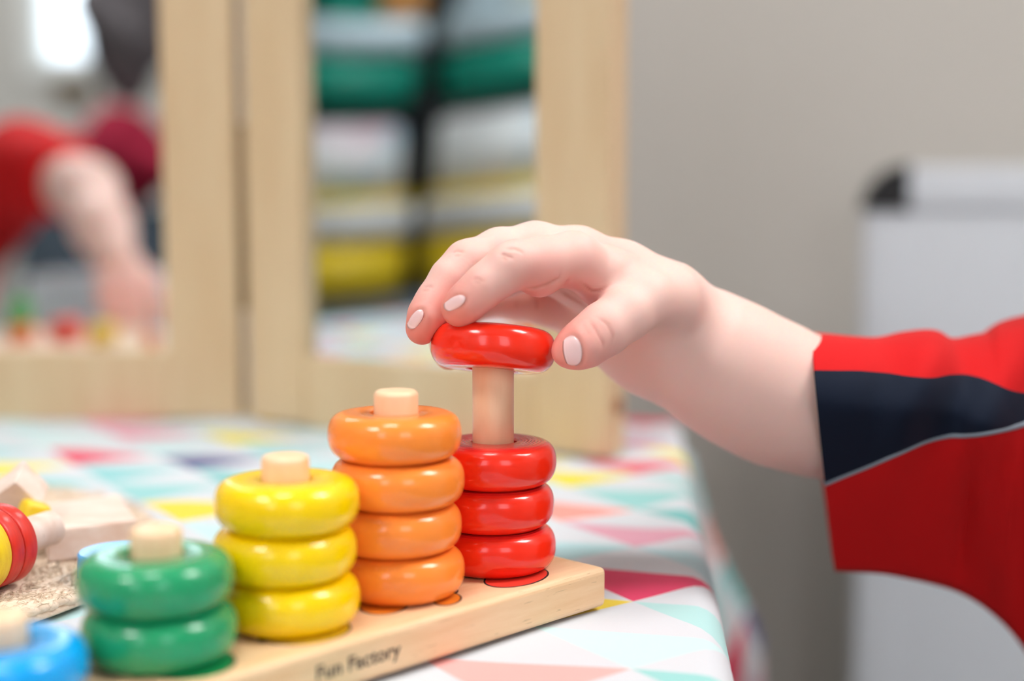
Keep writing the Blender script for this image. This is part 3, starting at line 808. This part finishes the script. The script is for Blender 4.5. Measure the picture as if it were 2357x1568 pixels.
nail(1318, 808, 22, 36, -8, .8); nail(1047, 697, 27, 14, -30, .5); nail(957, 735, 26, 13, -56, .5)
rs = Vector(arm[-1][0]); re_ = Vector(arm[-2][0])
dress(kid, M1, g1, tr1, lg1, [left_arm[:2] + [((.335, .405, .475), .029)], [(tuple(rs), .050), (tuple(rs.lerp(re_, .30)), .047)]])
# right sleeve with navy panel, built from hem to shoulder
st = [  # top(px,py) seam1 piping bottom, depth, half thickness mm
    ((1867, 771), (1873, 856), (1898, 1112), (1921, 1310), 474, 32), ((1915, 775), (1920, 857), (1945, 1092), (1968, 1312), 475, 33), ((1965, 780), (1985, 858), (2010, 1066), (2030, 1316), 477, 34), ((2020, 782), (2040, 863), (2070, 1040), (2085, 1326), 479, 35),
    ((2075, 770), (2095, 871), (2130, 1014), (2140, 1338), 482, 35), ((2130, 764), (2140, 872), (2180, 1002), (2200, 1356), 485, 37), ((2160, 768), (2180, 865), (2220, 1001), (2250, 1382), 488, 38), ((2192, 784), (2215, 866), (2260, 997), (2290, 1412), 491, 40),
    ((2240, 776), (2255, 874), (2300, 990), (2325, 1446), 495, 42), ((2275, 768), (2290, 888), (2335, 982), (2352, 1480), 499, 44), ((2300, 748), (2325, 901), (2365, 973), (2380, 1520), 503, 46), ((2350, 733), (2370, 905), (2410, 965), (2420, 1580), 510, 50),
    ((2420, 722), (2440, 890), (2480, 955), (2500, 1640), 522, 54), ((2500, 700), (2530, 860), (2570, 930), (2590, 1680), 540, 58), ((2600, 670), (2640, 830), (2690, 900), (2700, 1660), 562, 62), ((2720, 640), (2760, 800), (2800, 880), (2810, 1560), 588, 62)]
bm = bmesh.new(); rows = []; pipe = []; st1 = []; st2 = []
def lerp2(a, b, t): return (a[0] + (b[0] - a[0]) * t, a[1] + (b[1] - a[1]) * t)
def interp(S, t):
    i = min(int(t), len(S) - 2); f = t - i
    def c1(f0, f1, f2, f3): return .5 * ((2 * f1) + (-f0 + f2) * f + (2 * f0 - 5 * f1 + 4 * f2 - f3) * f * f + (-f0 + 3 * f1 - 3 * f2 + f3) * f ** 3)
    g_ = [S[max(0, i - 1)], S[i], S[i + 1], S[min(len(S) - 1, i + 2)]]
    return [tuple(c1(*[q[m][n] for q in g_]) for n in (0, 1)) for m in range(4)] + [c1(*[q[4] for q in g_]), c1(*[q[5] for q in g_])]
NS = 120
for k in range(NS + 1):
    t = (len(st) - 1) * k / NS; tp, s1_, s2_, bt, d, hd = interp(st, t)
    H_ = bt[1] - tp[1]; prof = []
    segs = [(tp, s1_, 8), (s1_, s2_, 14), (s2_, bt, 20)]
    for a, b, n in segs:
        for m in range(n): prof.append(lerp2(a, b, m / n))
    prof.append(bt); ring_ = []
    for m, q in enumerate(prof):
        fr_ = (q[1] - tp[1]) / H_; fr_ = min(max(fr_, 0), 1)
        dep = (hd + 6) * (math.sqrt(max(0, 1 - ((fr_ - .3) / .3) ** 2)) ** .85 if fr_ < .3 else 1 - 1.25 * ((fr_ - .3) / .7) ** 1.25)
        x = q[0]
        fold = 3.4 * math.sin((x - 2060) / 30 + (q[1] - 900) / 90) * min(1, max(0, (x - 1960) / 120)) * math.exp(-((fr_ - .25) / .3) ** 2)
        fold += 3.0 * math.exp(-((x - 2230 + (q[1] - 1100) * .12) / 26) ** 2) * min(1, max(0, (q[1] - 1000) / 120)) * -1.8 + 4.5 * math.exp(-((x - 2330 + (q[1] - 1100) * .1) / 30) ** 2) * min(1, max(0, (q[1] - 1000) / 120))
        ring_.append(P(q[0], q[1], d - dep - fold * min(1, max(0, dep + 10) / 18)))
    fr_n = len(ring_)
    back = []
    for m in range(fr_n - 2, 0, -1):
        q = prof[m]; fr_ = (q[1] - tp[1]) / H_; dep = hd * math.sqrt(max(0, 1 - (2 * fr_ - 1) ** 2)) + fr_ * (hd + 6) * .25
        f0 = P(q[0], q[1], d); back.append(Vector((f0.x + .006 * dep / hd, f0.y + dep * MM, f0.z)))
    ring_ += back
    rows.append([bm.verts.new(v) for v in ring_])
    pipe.append(Vector(ring_[22]) + Vector((0, -.0003, 0)))
for a, b in zip(rows, rows[1:]):
    n = len(a)
    for m in range(n):
        f = bm.faces.new((a[m], b[m], b[(m + 1) % n], a[(m + 1) % n]))
        if 8 <= m < 22 or n - 23 < m <= n - 9: f.material_index = 1
sl = from_bm('sleeve', bm, [M_shirt, M_navy], kid, smooth=True, normals=False)
s_ = sl.modifiers.new('thickness', 'SOLIDIFY'); s_.thickness = .0009; s_.offset = -1
bm = bmesh.new(); tube(bm, pipe, .0011, 8); tag(from_bm('piping', bm, M_gpipe, sl, smooth=True), 'thin grey piping')
M_stitch = m_plain('red_stitching', srgb(96, 26, 36), .8)
for kx in (9, 15):
    rv = sl.data.vertices; n = len(rows[0]); pts = [rv[(kx + 0) * n + m].co + Vector((0, -.0002, 0)) for m in range(8, 23)]
    bm = bmesh.new(); tube(bm, pts, .0003, 6); from_bm('stitching', bm, M_stitch, sl, smooth=True)

# ---- the second child, seen in the left mirror
kid2 = empty('person', (0, 0, 0)); tag(kid2, 'child in red shirt reflected in the left mirror panel, bare forearm reaching down', 'person')
M2, g2, tr2, nk2, hd2, ft2, lg2 = seated((-.68, .02, 0), R(50))
def VL(px, py, z, rpx): q = P(px, py, z); return (tuple(RL(q)), rpx * z * MM / FPX)
sh2 = g2(0, -.088, .630)
arm2 = [(sh2, .036), VL(60, 385, 1385, 72), VL(200, 440, 1310, 66), VL(235, 520, 1270, 60), VL(262, 590, 1245, 52)]
tipd = Vector(VL(282, 700, 1215, 1)[0]) - Vector(arm2[-1][0])
h2 = loose_hand(arm2[-1][0], tipd, (.2, 1, .4), (1, 0, 0), 1.1, .45)
la2 = [(g2(0, .088, .630), .036), (g2(.04, .12, .50), .029), (g2(.14, .10, .435), .022), (g2(.17, .09, .425), .016)]
lh2 = loose_hand(la2[-1][0], Vector(g2(1, 0, 0)) - Vector(g2(0, 0, 0)), (0, 0, 1), Vector(g2(0, -1, 0)) - Vector(g2(0, 0, 0)), .95, .3)
def fk2(p):
    d = chain(p, arm2, .02)
    for ch in h2: d = smin(d, chain(p, ch, .003), .003)
    for ch in tr2 + nk2 + hd2 + [la2]: d = smin(d, chain(p, ch, .012), .022)
    for ch in ft2: d = smin(d, chain(p, ch, .004), .008)
    for ch in lh2: d = smin(d, chain(p, ch, .003), .003)
    for ch in lg2: d = smin(d, chain(p, ch, .015), .02)
    return d
ap = np.array([q[0] for ch in [arm2, la2] + h2 + lh2 + tr2 + hd2 + lg2 for q in ch]); a0 = ap.min(0) - .09; a1 = ap.max(0) + .09
V2, Q2 = surface(fk2, axis_grid([(a0[0], .003), (a1[0], 1)]), axis_grid([(a0[1], .003), (a1[1], 1)]), axis_grid([(-.01, .012), (.38, .003), (.92, 1)]))
me2 = np_mesh('body', V2, Q2); link('body', me2, [M_skin], kid2)
set_attr(me2, 'flush_shade', flush_shade(V2, [(tuple(Vector(arm2[-1][0]) + tipd * .9), .03, .4)])); set_attr(me2, 'crease', np.zeros(len(V2)))
p1 = Vector(arm2[1][0]); p2 = Vector(arm2[2][0])
dress(kid2, M2, g2, tr2, lg2, [[(sh2, .040), (tuple(p1), .036), (tuple(p1.lerp(p2, .45)), .034)], la2[:2]])
# stools
M_stool = m_wood('stool_wood', srgb(208, 176, 132), srgb(186, 150, 108), (4, 4, 4), .5, 20)
for org, lab in (((.355, .53), 'small round wooden stool under the child holding the ring'), ((-.68, .02), 'small round wooden stool under the child seen in the mirror')):
    r = empty('stool', (org[0], org[1], 0)); tag(r, lab, 'stool', 'low wooden stools')
    bm = lathe([(0, .256), (.125, .256), (.130, .261), (.130, .272), (.125, .276), (0, .276)], 48); from_bm('seat', bm, M_stool, r, smooth=False)
    for k in range(4):
        a = math.pi / 4 + k * math.pi / 2; bm = bmesh.new(); tube(bm, [(.085 * math.cos(a), .085 * math.sin(a), .258), (.115 * math.cos(a), .115 * math.sin(a), 0)], .012, 12); from_bm('leg', bm, M_stool, r, smooth=True)

# ------------------------------------------------------------------ jute mat
MC = Vector((-.242, .457, 0)); MRAD = .123
def jute():
    n = NT('jute'); v = n.coord(); a = n.noise(v, 900, 4); b = n.noise(v, 120, 3)
    c = n.mix(a, srgb(216, 192, 166), srgb(250, 238, 224)); c = n.mix(n.math('MULTIPLY', b, .3), c, srgb(212, 180, 148))
    n.p(Base_Color=c, Roughness=.95); n.bump(a, .6, .0004); return n.m
M_jute = jute()
mat = empty('jute_placemat', (MC.x, MC.y, TABZ)); tag(mat, 'round braided natural jute mat lying on the tablecloth under the wooden toys', 'placemat')
bm = lathe([(0, .0002), (MRAD - .002, .0002), (MRAD, .0015), (MRAD - .002, .0034), (0, .0034)], 96)
from_bm('braided_base', bm, M_jute, mat, smooth=True)
# braid lobes: spiral rows of short slanted strands
bm = bmesh.new()
tpl = bmesh.new(); bmesh.ops.create_uvsphere(tpl, u_segments=8, v_segments=6, radius=1)
tv = [v.co.copy() for v in tpl.verts]; tf = [[v.index for v in f.verts] for f in tpl.faces]; tpl.free()
rr = MRAD - .004; ridx = 0
verts = []; faces = []
while rr > .012:
    n = int(2 * math.pi * rr / .0036)
    for row, sgn in ((-.0018, 1), (.0018, -1)):
        for k in range(n):
            a = 2 * math.pi * (k + (.5 if sgn > 0 else 0)) / n + random.uniform(-.003, .003)
            rad_ = rr + row + random.uniform(-.0004, .0004)
            T = Matrix.Translation((rad_ * math.cos(a), rad_ * math.sin(a), .0036 + random.uniform(-.0003, .0004))) @ Matrix.Rotation(a + math.pi / 2 + sgn * R(32 + random.uniform(-8, 8)), 4, 'Z') @ Matrix.Diagonal((.0046 * random.uniform(.9, 1.15), .0013, .0015 * random.uniform(.85, 1.2), 1))
            b0 = len(verts)
            verts += [T @ v for v in tv]; faces += [[b0 + q for q in f] for f in tf]
    rr -= .0070; ridx += 1
me = bpy.data.meshes.new('braid'); me.from_pydata([tuple(v) for v in verts], [], faces); o = link('braid', me, [M_jute], mat, smooth=True)
# loose fibres
cv = bpy.data.curves.new('loose_fibres', 'CURVE'); cv.dimensions = '3D'; cv.bevel_depth = .00010; cv.bevel_resolution = 0
for k in range(9000):
    near_ = k % 3 != 0
    if near_: a = random.uniform(-1.6, 1.2); r0 = random.uniform(.03, MRAD + .001)
    else: a = random.uniform(-math.pi, math.pi); r0 = MRAD * math.sqrt(random.random())
    x, y = r0 * math.cos(a), r0 * math.sin(a); z = .0048
    th = a + math.pi / 2 + random.gauss(0, .7) + (math.pi if random.random() < .5 else 0); ln = random.uniform(.002, .007); up = random.uniform(.0, .0012)
    sp = cv.splines.new('POLY'); sp.points.add(3)
    for m in range(4):
        f = m / 3; bend = random.gauss(0, .0003)
        sp.points[m].co = (x + ln * f * math.cos(th) - bend * math.sin(th), y + ln * f * math.sin(th) + bend * math.cos(th), z + up * math.sin(f * math.pi) + random.uniform(-.0002, .0003), 1)
fo = bpy.data.objects.new('loose_fibres', cv); COL.objects.link(fo); cv.materials.append(m_plain('jute_fibre', srgb(228, 208, 184), .9, .2, 200)); fo.parent = mat; fo['kind'] = 'stuff'
MZ = TABZ + .0056

# ------------------------------------------------------------------ wooden toys on the mat
M_rpaint = m_wood('red_painted_wood', srgb(226, 44, 24), srgb(200, 30, 20), (3, 3, 20), .45, 60, .0002, coat=.3)
M_ypaint = m_wood('yellow_painted_wood', srgb(246, 214, 30), srgb(232, 190, 10), (3, 3, 20), .45, 60, .0002, coat=.3)
ax_d = Vector((.36, .933, .0)).normalized()
DR_ = .0122; dth = .0056
C0 = P(14, 1256, 421); C0.z = MZ + DR_
def along(t): return C0 + ax_d * t
Q0 = ax_d.to_track_quat('Z', 'X').to_matrix().to_4x4()
rod = empty('dowel_rod', along(-.055)); rod.rotation_euler = Q0.to_euler(); tag(rod, 'pale wooden dowel rod threaded through the red and yellow discs on the jute mat', 'dowel rod')
bm = lathe([(0, 0), (.0049, 0), (.0054, .0005), (.0054,   .0755), (.0049, .076), (0, .076)], 40); from_bm('rod', bm, M_raw, rod, smooth=False)
dme = {}
for nm, m in (('r', M_rpaint), ('y', M_ypaint)):
    h = dth - .0001; prof = [(.0056, 0), (DR_ - .0006, 0), (DR_ - .0002, .0002), (DR_, .0007), (DR_, h - .0007), (DR_ - .0002, h - .0002), (DR_ - .0006, h), (.0056, h)]
    bm = lathe(prof, 96, closed=True); bmesh.ops.recalc_face_normals(bm, faces=bm.faces); me = bpy.data.meshes.new('disc'); bm.to_mesh(me); bm.free(); me.materials.append(m); dme[nm] = me
    for p in me.polygons: p.use_smooth = p.normal.z ** 2 < .5
for k, (nm, lab) in enumerate((('r', 'red painted wooden disc at the plank end of the dowel rod'), ('r', 'red painted wooden disc touching the yellow disc on the dowel rod'), ('y', 'yellow painted wooden disc touching the red disc on the dowel rod'), ('y', 'yellow painted wooden disc cut by the picture edge on the dowel rod'))):
    o = bpy.data.objects.new('threading_disc', dme[nm]); COL.objects.link(o); o.location = along(-dth * (k + 1)); o.rotation_euler = Q0.to_euler()
    tag(o, lab, 'disc', 'red threading discs' if nm == 'r' else 'yellow threading discs')
# plank
A_ = PH(112, 1293, 7); B_ = A_ + Vector((.0245, .0155, 0)); wv_ = Vector((-.006, .043, 0)) 
bm = bmesh.new(); hb = .0100
pts = [A_, B_, B_ + wv_ + Vector((-.012, .0, 0)), A_ + wv_ + Vector((-.010, -.004, 0))]
lo_ = [bm.verts.new((p.x, p.y, MZ)) for p in pts]; hi_ = [bm.verts.new((p.x, p.y, MZ + hb)) for p in pts]
bm.faces.new(lo_); bm.faces.new(hi_)
for i in range(4): bm.faces.new((lo_[i], lo_[(i + 1) % 4], hi_[(i + 1) % 4], hi_[i]))
bmesh.ops.bevel(bm, geom=list(bm.edges), offset=.0004, segments=2, affect='EDGES')
tag(from_bm('wooden_plank', bm, M_raw), 'flat pale wooden block lying on the jute mat behind the green ring stack', 'wooden block')
# tilted block leaning on the yellow bead
bm = bmesh.new(); c = P(8, 1158, 462)
box(bm, (0, 0, 0), (.026, .012, .012), 0, .0005, 2, Matrix.Translation((c.x, c.y, c.z)) @ Matrix.Rotation(R(-12), 4, 'Z') @ Matrix.Rotation(R(-33), 4, 'Y') @ Matrix.Rotation(R(28), 4, 'X'))
tag(from_bm('wooden_block', bm, M_raw), 'pale wooden block tilted up on the yellow bead above the red discs', 'wooden block')
# yellow faceted bead
bm = bmesh.new(); c = P(77, 1184, 452)
box(bm, (0, 0, 0), (.0088, .0092, .0085), 0, .0022, 4, Matrix.Translation((c.x, c.y, c.z)) @ Matrix.Rotation(R(35), 4, 'Z') @ Matrix.Rotation(R(20), 4, 'Y'))
tag(from_bm('wooden_bead', bm, M_ypaint, smooth=True), 'small yellow rounded wooden bead behind the red discs', 'bead')
# second support block under the tilted one, hidden low
bm = bmesh.new(); c2 = P(20, 1200, 466)
box(bm, (c2.x - .004, c2.y, MZ + .0045), (.020, .012, .009), R(10), .0005, 2); tag(from_bm('wooden_block', bm, M_raw), 'low pale wooden block under the tilted block on the jute mat', 'wooden block')
# blue disc behind the green stack
c = PH(286, 1300, 7)
bm = lathe([(0, 0), (.0118, 0), (.0124, .0006), (.0124, .0074), (.0118, .008), (0, .008)], 64)
o = from_bm('wooden_disc', bm, M_blue, smooth=False); o.location = (c.x + .002, .428, MZ if (Vector((c.x, .428, 0)) - MC).length < MRAD else TABZ)
tag(o, 'blue painted wooden disc mostly hidden behind the green ring stack', 'disc')

# ------------------------------------------------------------------ whiteboard
bp = P(1978, 385, 1205); BX, BZ = bp.x, bp.z; BW, BY = .75, 1.205
lean = 0
wb = empty('whiteboard', (BX + .005, BY, 0)); tag(wb, 'white easel board with pale frame and rounded black corner caps against the wall', 'whiteboard')
wb.rotation_euler = (lean, 0, 0)
fw = .034; bmz = .04
bm = bmesh.new(); box(bm, (BW / 2, .0015, (BZ + bmz) / 2), (BW - fw, .006, BZ - bmz - fw)); from_bm('panel', bm, M_white, wb)
bm = bmesh.new()
for c, q in (((fw / 2, 0, (BZ + bmz) / 2), (fw, .010, BZ - bmz - 2 * fw)), ((BW - fw / 2, 0, (BZ + bmz) / 2), (fw, .010, BZ - bmz - 2 * fw)), ((BW / 2, 0, BZ - fw / 2), (BW - 2 * fw, .010, fw)), ((BW / 2, 0, bmz + fw / 2), (BW - 2 * fw, .010, fw))): box(bm, c, q, 0, .003, 3)
from_bm('frame', bm, M_wframe, wb)
for cx_, cz_, a0_ in ((fw + .002, BZ - fw - .002, 90), (BW - fw - .002, BZ - fw - .002, 0), (fw + .002, bmz + fw + .002, 180), (BW - fw - .002, bmz + fw + .002, 270)):
    bm = bmesh.new(); pr = [(0, 0)] + [((fw + .004) * math.cos(R(a0_ + 90 * k / 10)), (fw + .004) * math.sin(R(a0_ + 90 * k / 10))) for k in range(11)]
    f = bm.faces.new([bm.verts.new((cx_ + x, -.0075, cz_ + z)) for x, z in pr]); e = bmesh.ops.extrude_face_region(bm, geom=[f])
    for v in e['geom']:
        if isinstance(v, bmesh.types.BMVert): v.co.y = .0075
    from_bm('corner_cap', bm, M_black, wb)
for x in (.06, BW - .06):
    bm = bmesh.new(); box(bm, (x, .01, .021), (.03, .05, .042), 0, .004); from_bm('foot', bm, M_black, wb)

# ------------------------------------------------------------------ things the two mirror panels show
def put(pts_faces, name, m, Rf, smooth=False, parent=None):
    vs, fs = pts_faces; bm = bmesh.new(); bv_ = [bm.verts.new(Rf(Vector(v))) for v in vs]
    for f in fs: bm.faces.new([bv_[i] for i in f])
    return from_bm(name, bm, m, parent, smooth)
def vbox(x0, x1, y0, y1, d0, d1):
    """box spanning the given pixels at virtual depth d0..d1 (mm)"""
    p = [P(x0, y1, d0), P(x1, y1, d0), P(x1, y0, d0), P(x0, y0, d0)]
    dd = (d1 - d0) * MM
    vs = p + [v + Vector((0, dd, 0)) for v in p]
    return vs, [(0, 1, 2, 3), (7, 6, 5, 4), (0, 4, 5, 1), (1, 5, 6, 2), (2, 6, 7, 3), (3, 7, 4, 0)]
def rounded(pf, Rf, name, m, parent=None, off=.008, taper=0.0):
    vs, fs = pf; bm = bmesh.new(); c = sum(vs, Vector()) / len(vs); zl = min(v.z for v in vs)
    bv_ = []
    for v in vs:
        v = v.copy()
        if taper and abs(v.z - zl) < .003: v.x = c.x + (v.x - c.x) * (1 - taper)
        bv_.append(bm.verts.new(Rf(v)))
    for f in fs: bm.faces.new([bv_[i] for i in f])
    bmesh.ops.recalc_face_normals(bm, faces=bm.faces)
    bmesh.ops.bevel(bm, geom=list(bm.edges), offset=off, segments=3, affect='EDGES')
    return from_bm(name, bm, m, parent, smooth=True)
M_teal = m_plain('teal_plastic', srgb(12, 150, 128), .35, .05); M_ytub = m_plain('yellow_plastic', srgb(246, 212, 40), .35, .05)
M_rail = m_plain('pale_blue_rail', srgb(196, 216, 226), .4, .04); M_rail2 = m_plain('pale_grey_rail', srgb(214, 214, 212), .4, .04); M_dark = m_plain('dark_grey_board', srgb(34, 40, 44), .6, .1); M_grey = m_plain('grey_board', srgb(84, 90, 94), .6, .1)
def paper_mat():
    n = NT('printed_paper'); v = n.coord((9, 9, 9)); a = n.noise(v, 1.2, 2); b = n.noise(n.coord((7, 7, 7), (1, 2, 0)), 1.5, 2)
    m1 = n.n.new('ShaderNodeMapRange'); n.set(m1.inputs[0], a); m1.inputs[1].default_value = .5; m1.inputs[2].default_value = .62
    m2 = n.n.new('ShaderNodeMapRange'); n.set(m2.inputs[0], b); m2.inputs[1].default_value = .54; m2.inputs[2].default_value = .66
    c = n.mix(m1.outputs[0], srgb(236, 240, 242), srgb(160, 204, 226)); c = n.mix(m2.outputs[0], c, srgb(236, 208, 220))
    n.p(Base_Color=c, Roughness=.6); return n.m
M_paper = paper_mat()
D = 2350
rack = empty('storage_rack', (0, 0, 0)); tag(rack, 'dark tub rack reflected in the right mirror panel, holding teal and yellow tubs', 'storage rack')
rounded(vbox(560, 1420, -420, 1250, D + 230, D + 260), RR, 'back_panel', M_dark, rack, .004)
for a, b in ((520, 562), (961, 979), (1420, 1460)): rounded(vbox(a, b, -420, 1350, D + 60, D + 230), RR, 'upright', M_dark, rack, .003)
rounded(vbox(562, 1420, -160, -140, D, D + 220), RR, 'shelf', M_dark, rack, .003)
rounded(vbox(562, 1420, 250, 268, D + 10, D + 220), RR, 'shelf', M_dark, rack, .003); rounded(vbox(562, 1420, 700, 850, D + 10, D + 220), RR, 'shelf', M_grey, rack, .003)
def tub(x0, x1, y0, y1, d, m, lab, grp, rail, cat='storage tub'):
    r = empty('storage_tub', (0, 0, 0)); tag(r, lab, cat, grp)
    rounded(vbox(x0, x1, y0, y1, d, d + 190), RR, 'body', m, r, .016, .06)
    rounded(vbox(x0 - 8, x1 + 8, y0 - 78, y0, d - 8, d + 196), RR, 'rim', rail, r, .008)
    if m is M_ytub: rounded(vbox(x0 + 2, x1 - 2, y0 - 104, y0 - 80, d, d + 188), RR, 'liner', M_ytub, r, .004)
    return r
tub(585, 950, 118, 248, D, M_teal, 'teal storage tub at the hinge side of the rack in the right mirror', 'teal storage tubs', M_rail)
tub(1008, 1400, 112, 246, D, M_teal, 'teal storage tub at the wall side of the rack in the right mirror', 'teal storage tubs', M_rail)
tub(585, 948, 560, 698, D, M_ytub, 'yellow storage tub at the hinge side of the rack in the right mirror', 'yellow storage tubs', M_rail2)
tub(992, 1400, 556, 694, D, M_ytub, 'yellow storage tub at the wall side of the rack in the right mirror', 'yellow storage tubs', M_rail2)
for a, b, t_, lab in ((600, 925, 285, 'stack of white printed papers standing above the hinge side yellow tub'), (1010, 1390, 275, 'stack of pink and blue printed papers standing above the wall side yellow tub')):
    tag(rounded(vbox(a, b, t_, 451, D + 12, D + 150), RR, 'paper_stack', M_paper, None, .010), lab, 'papers', 'printed papers in the rack')
for a, b, t_, m, lab in ((745, 858, -40, M_teal, 'teal wooden block above the hinge side teal tub'), (870, 952, -70, m_plain('orange_box', srgb(226, 160, 90), .6), 'orange box above the teal tubs in the right mirror'), (1020, 1130, -60, M_rail, 'pale blue box above the teal tubs'), (1140, 1320, -70, m_plain('cream_box', srgb(226, 224, 200), .6), 'cream box above the wall side teal tub')):
    tag(rounded(vbox(a, b, t_, 39, D + 20, D + 150), RR, 'toy_box', m, None, .006), lab, 'box')

# left mirror: tray with toys, paper tray, coat and jacket on hooks
tr_ = empty('toy_tray', (0, 0, 0)); tag(tr_, 'pale wooden toy tray reflected low in the left mirror panel', 'tray')
M_tray = m_wood('tray_wood', srgb(236, 206, 184), srgb(222, 184, 160), (2, 2, 2), .6, 30)
def on_table(x0, x1, y0, y1, h0, h1, name, m, parent=None, off=.002):
    z0 = TABZ + .0004 + h0; z1 = TABZ + h1
    a = RL(Vector((P(x0, 800, y0).x, y0 * MM, 0))); b = RL(Vector((P(x1, 800, y1).x, y1 * MM, 0)))
    bm = bmesh.new(); box(bm, ((a.x + b.x) / 2, (a.y + b.y) / 2, (z0 + z1) / 2), (abs(b.x - a.x), abs(b.y - a.y), z1 - z0), 0, off, 3)
    return from_bm(name, bm, m, parent)
on_table(-120, 330, 1030, 1200, 0, .010, 'base', M_tray, tr_)
M_rp = m_plain('red_toy_paint', srgb(226, 74, 60), .4); M_gp = m_plain('green_toy_paint', srgb(70, 168, 84), .4); M_op = m_plain('orange_toy_paint', srgb(226, 116, 40), .4); M_yp = m_plain('yellow_toy_paint', srgb(230, 190, 10), .4)
for x0, x1, d0, d1, h, m, lab in ((16, 84, 1060, 1095, .024, M_op, 'orange toy block at the picture edge on the reflected tray'), (22, 78, 1100, 1130, .042, M_gp, 'green toy block standing behind the orange one on the reflected tray'),
                          (112, 196, 1070, 1110, .028, M_rp, 'red toy block in the middle of the reflected tray'), (202, 272, 1060, 1100, .025, M_yp, 'yellow toy block beside the red one on the reflected tray')):
    tag(on_table(x0, x1, d0, d1, .0102, h, 'toy_block', m, None, .003), lab, 'toy block', 'toy blocks on the reflected tray')
for x0, x1, d0, d1, h, m, lab in ((335, 362, 1020, 1045, .022, M_op, 'orange toy block on the tablecloth by the mirror stile'), (304, 326, 1215, 1240, .030, M_gp, 'green toy block under the reflected hand')):
    tag(on_table(x0, x1, d0, d1, 0, h, 'toy_block', m, None, .003), lab, 'toy block')
bx_ = empty('paper_tray', (0, 0, 0)); tag(bx_, 'white tray box standing on the table behind the reflected arm', 'box')
on_table(60, 395, 1300, 1370, 0, .050, 'body', M_white, bx_, .004)
def cushion(name, px, py, d, sx, sy, sz, m, seed, lab, cat):
    """lumpy hanging cloth form"""
    c = RL(P(px, py, d)); rnd = random.Random(seed); ph = [rnd.uniform(0, 6) for _ in range(6)]
    bm = bmesh.new(); bmesh.ops.create_icosphere(bm, subdivisions=4, radius=1)
    for v in bm.verts:
        q = v.co; k = 1 + .12 * math.sin(4 * q.x + ph[0]) * math.sin(3 * q.z + ph[1]) + .08 * math.sin(7 * q.z + ph[2] + 3 * q.x)
        v.co = Vector((q.x * sx * k, q.y * sy * k, q.z * sz * k)) + c
    return tag(from_bm(name, bm, m, None, True), lab, cat)
M_mar = m_fabric('maroon_cloth', srgb(150, 18, 50)); M_dkc = m_plain('dark_patterned_cloth', srgb(104, 96, 100), .8, .6, 14); M_slate = m_fabric('slate_cloth', srgb(56, 66, 76))
cushion('hanging_bag', 296, 62, 2500, .085, .05, .120, M_dkc, 3, 'dark patterned bag hanging in front of the bright window in the left mirror', 'bag')
cushion('soft_toy', 172, 212, 2550, .040, .035, .026, m_plain('brown_plush', srgb(120, 100, 72), .9, .4, 60), 5, 'small brown soft toy below the bright window in the left mirror', 'soft toy')
cushion('folded_jacket', 268, 366, 2450, .105, .07, .080, M_mar, 8, 'maroon jacket bundled on the slate grey cabinet in the left mirror', 'jacket')
cab = empty('cabinet', (0, 0, 0)); tag(cab, 'low slate grey cabinet behind the child in the left mirror', 'cabinet')
rounded(vbox(40, 430, 478, 1240, 2400, 2650), RL, 'body', M_slate, cab, .006)
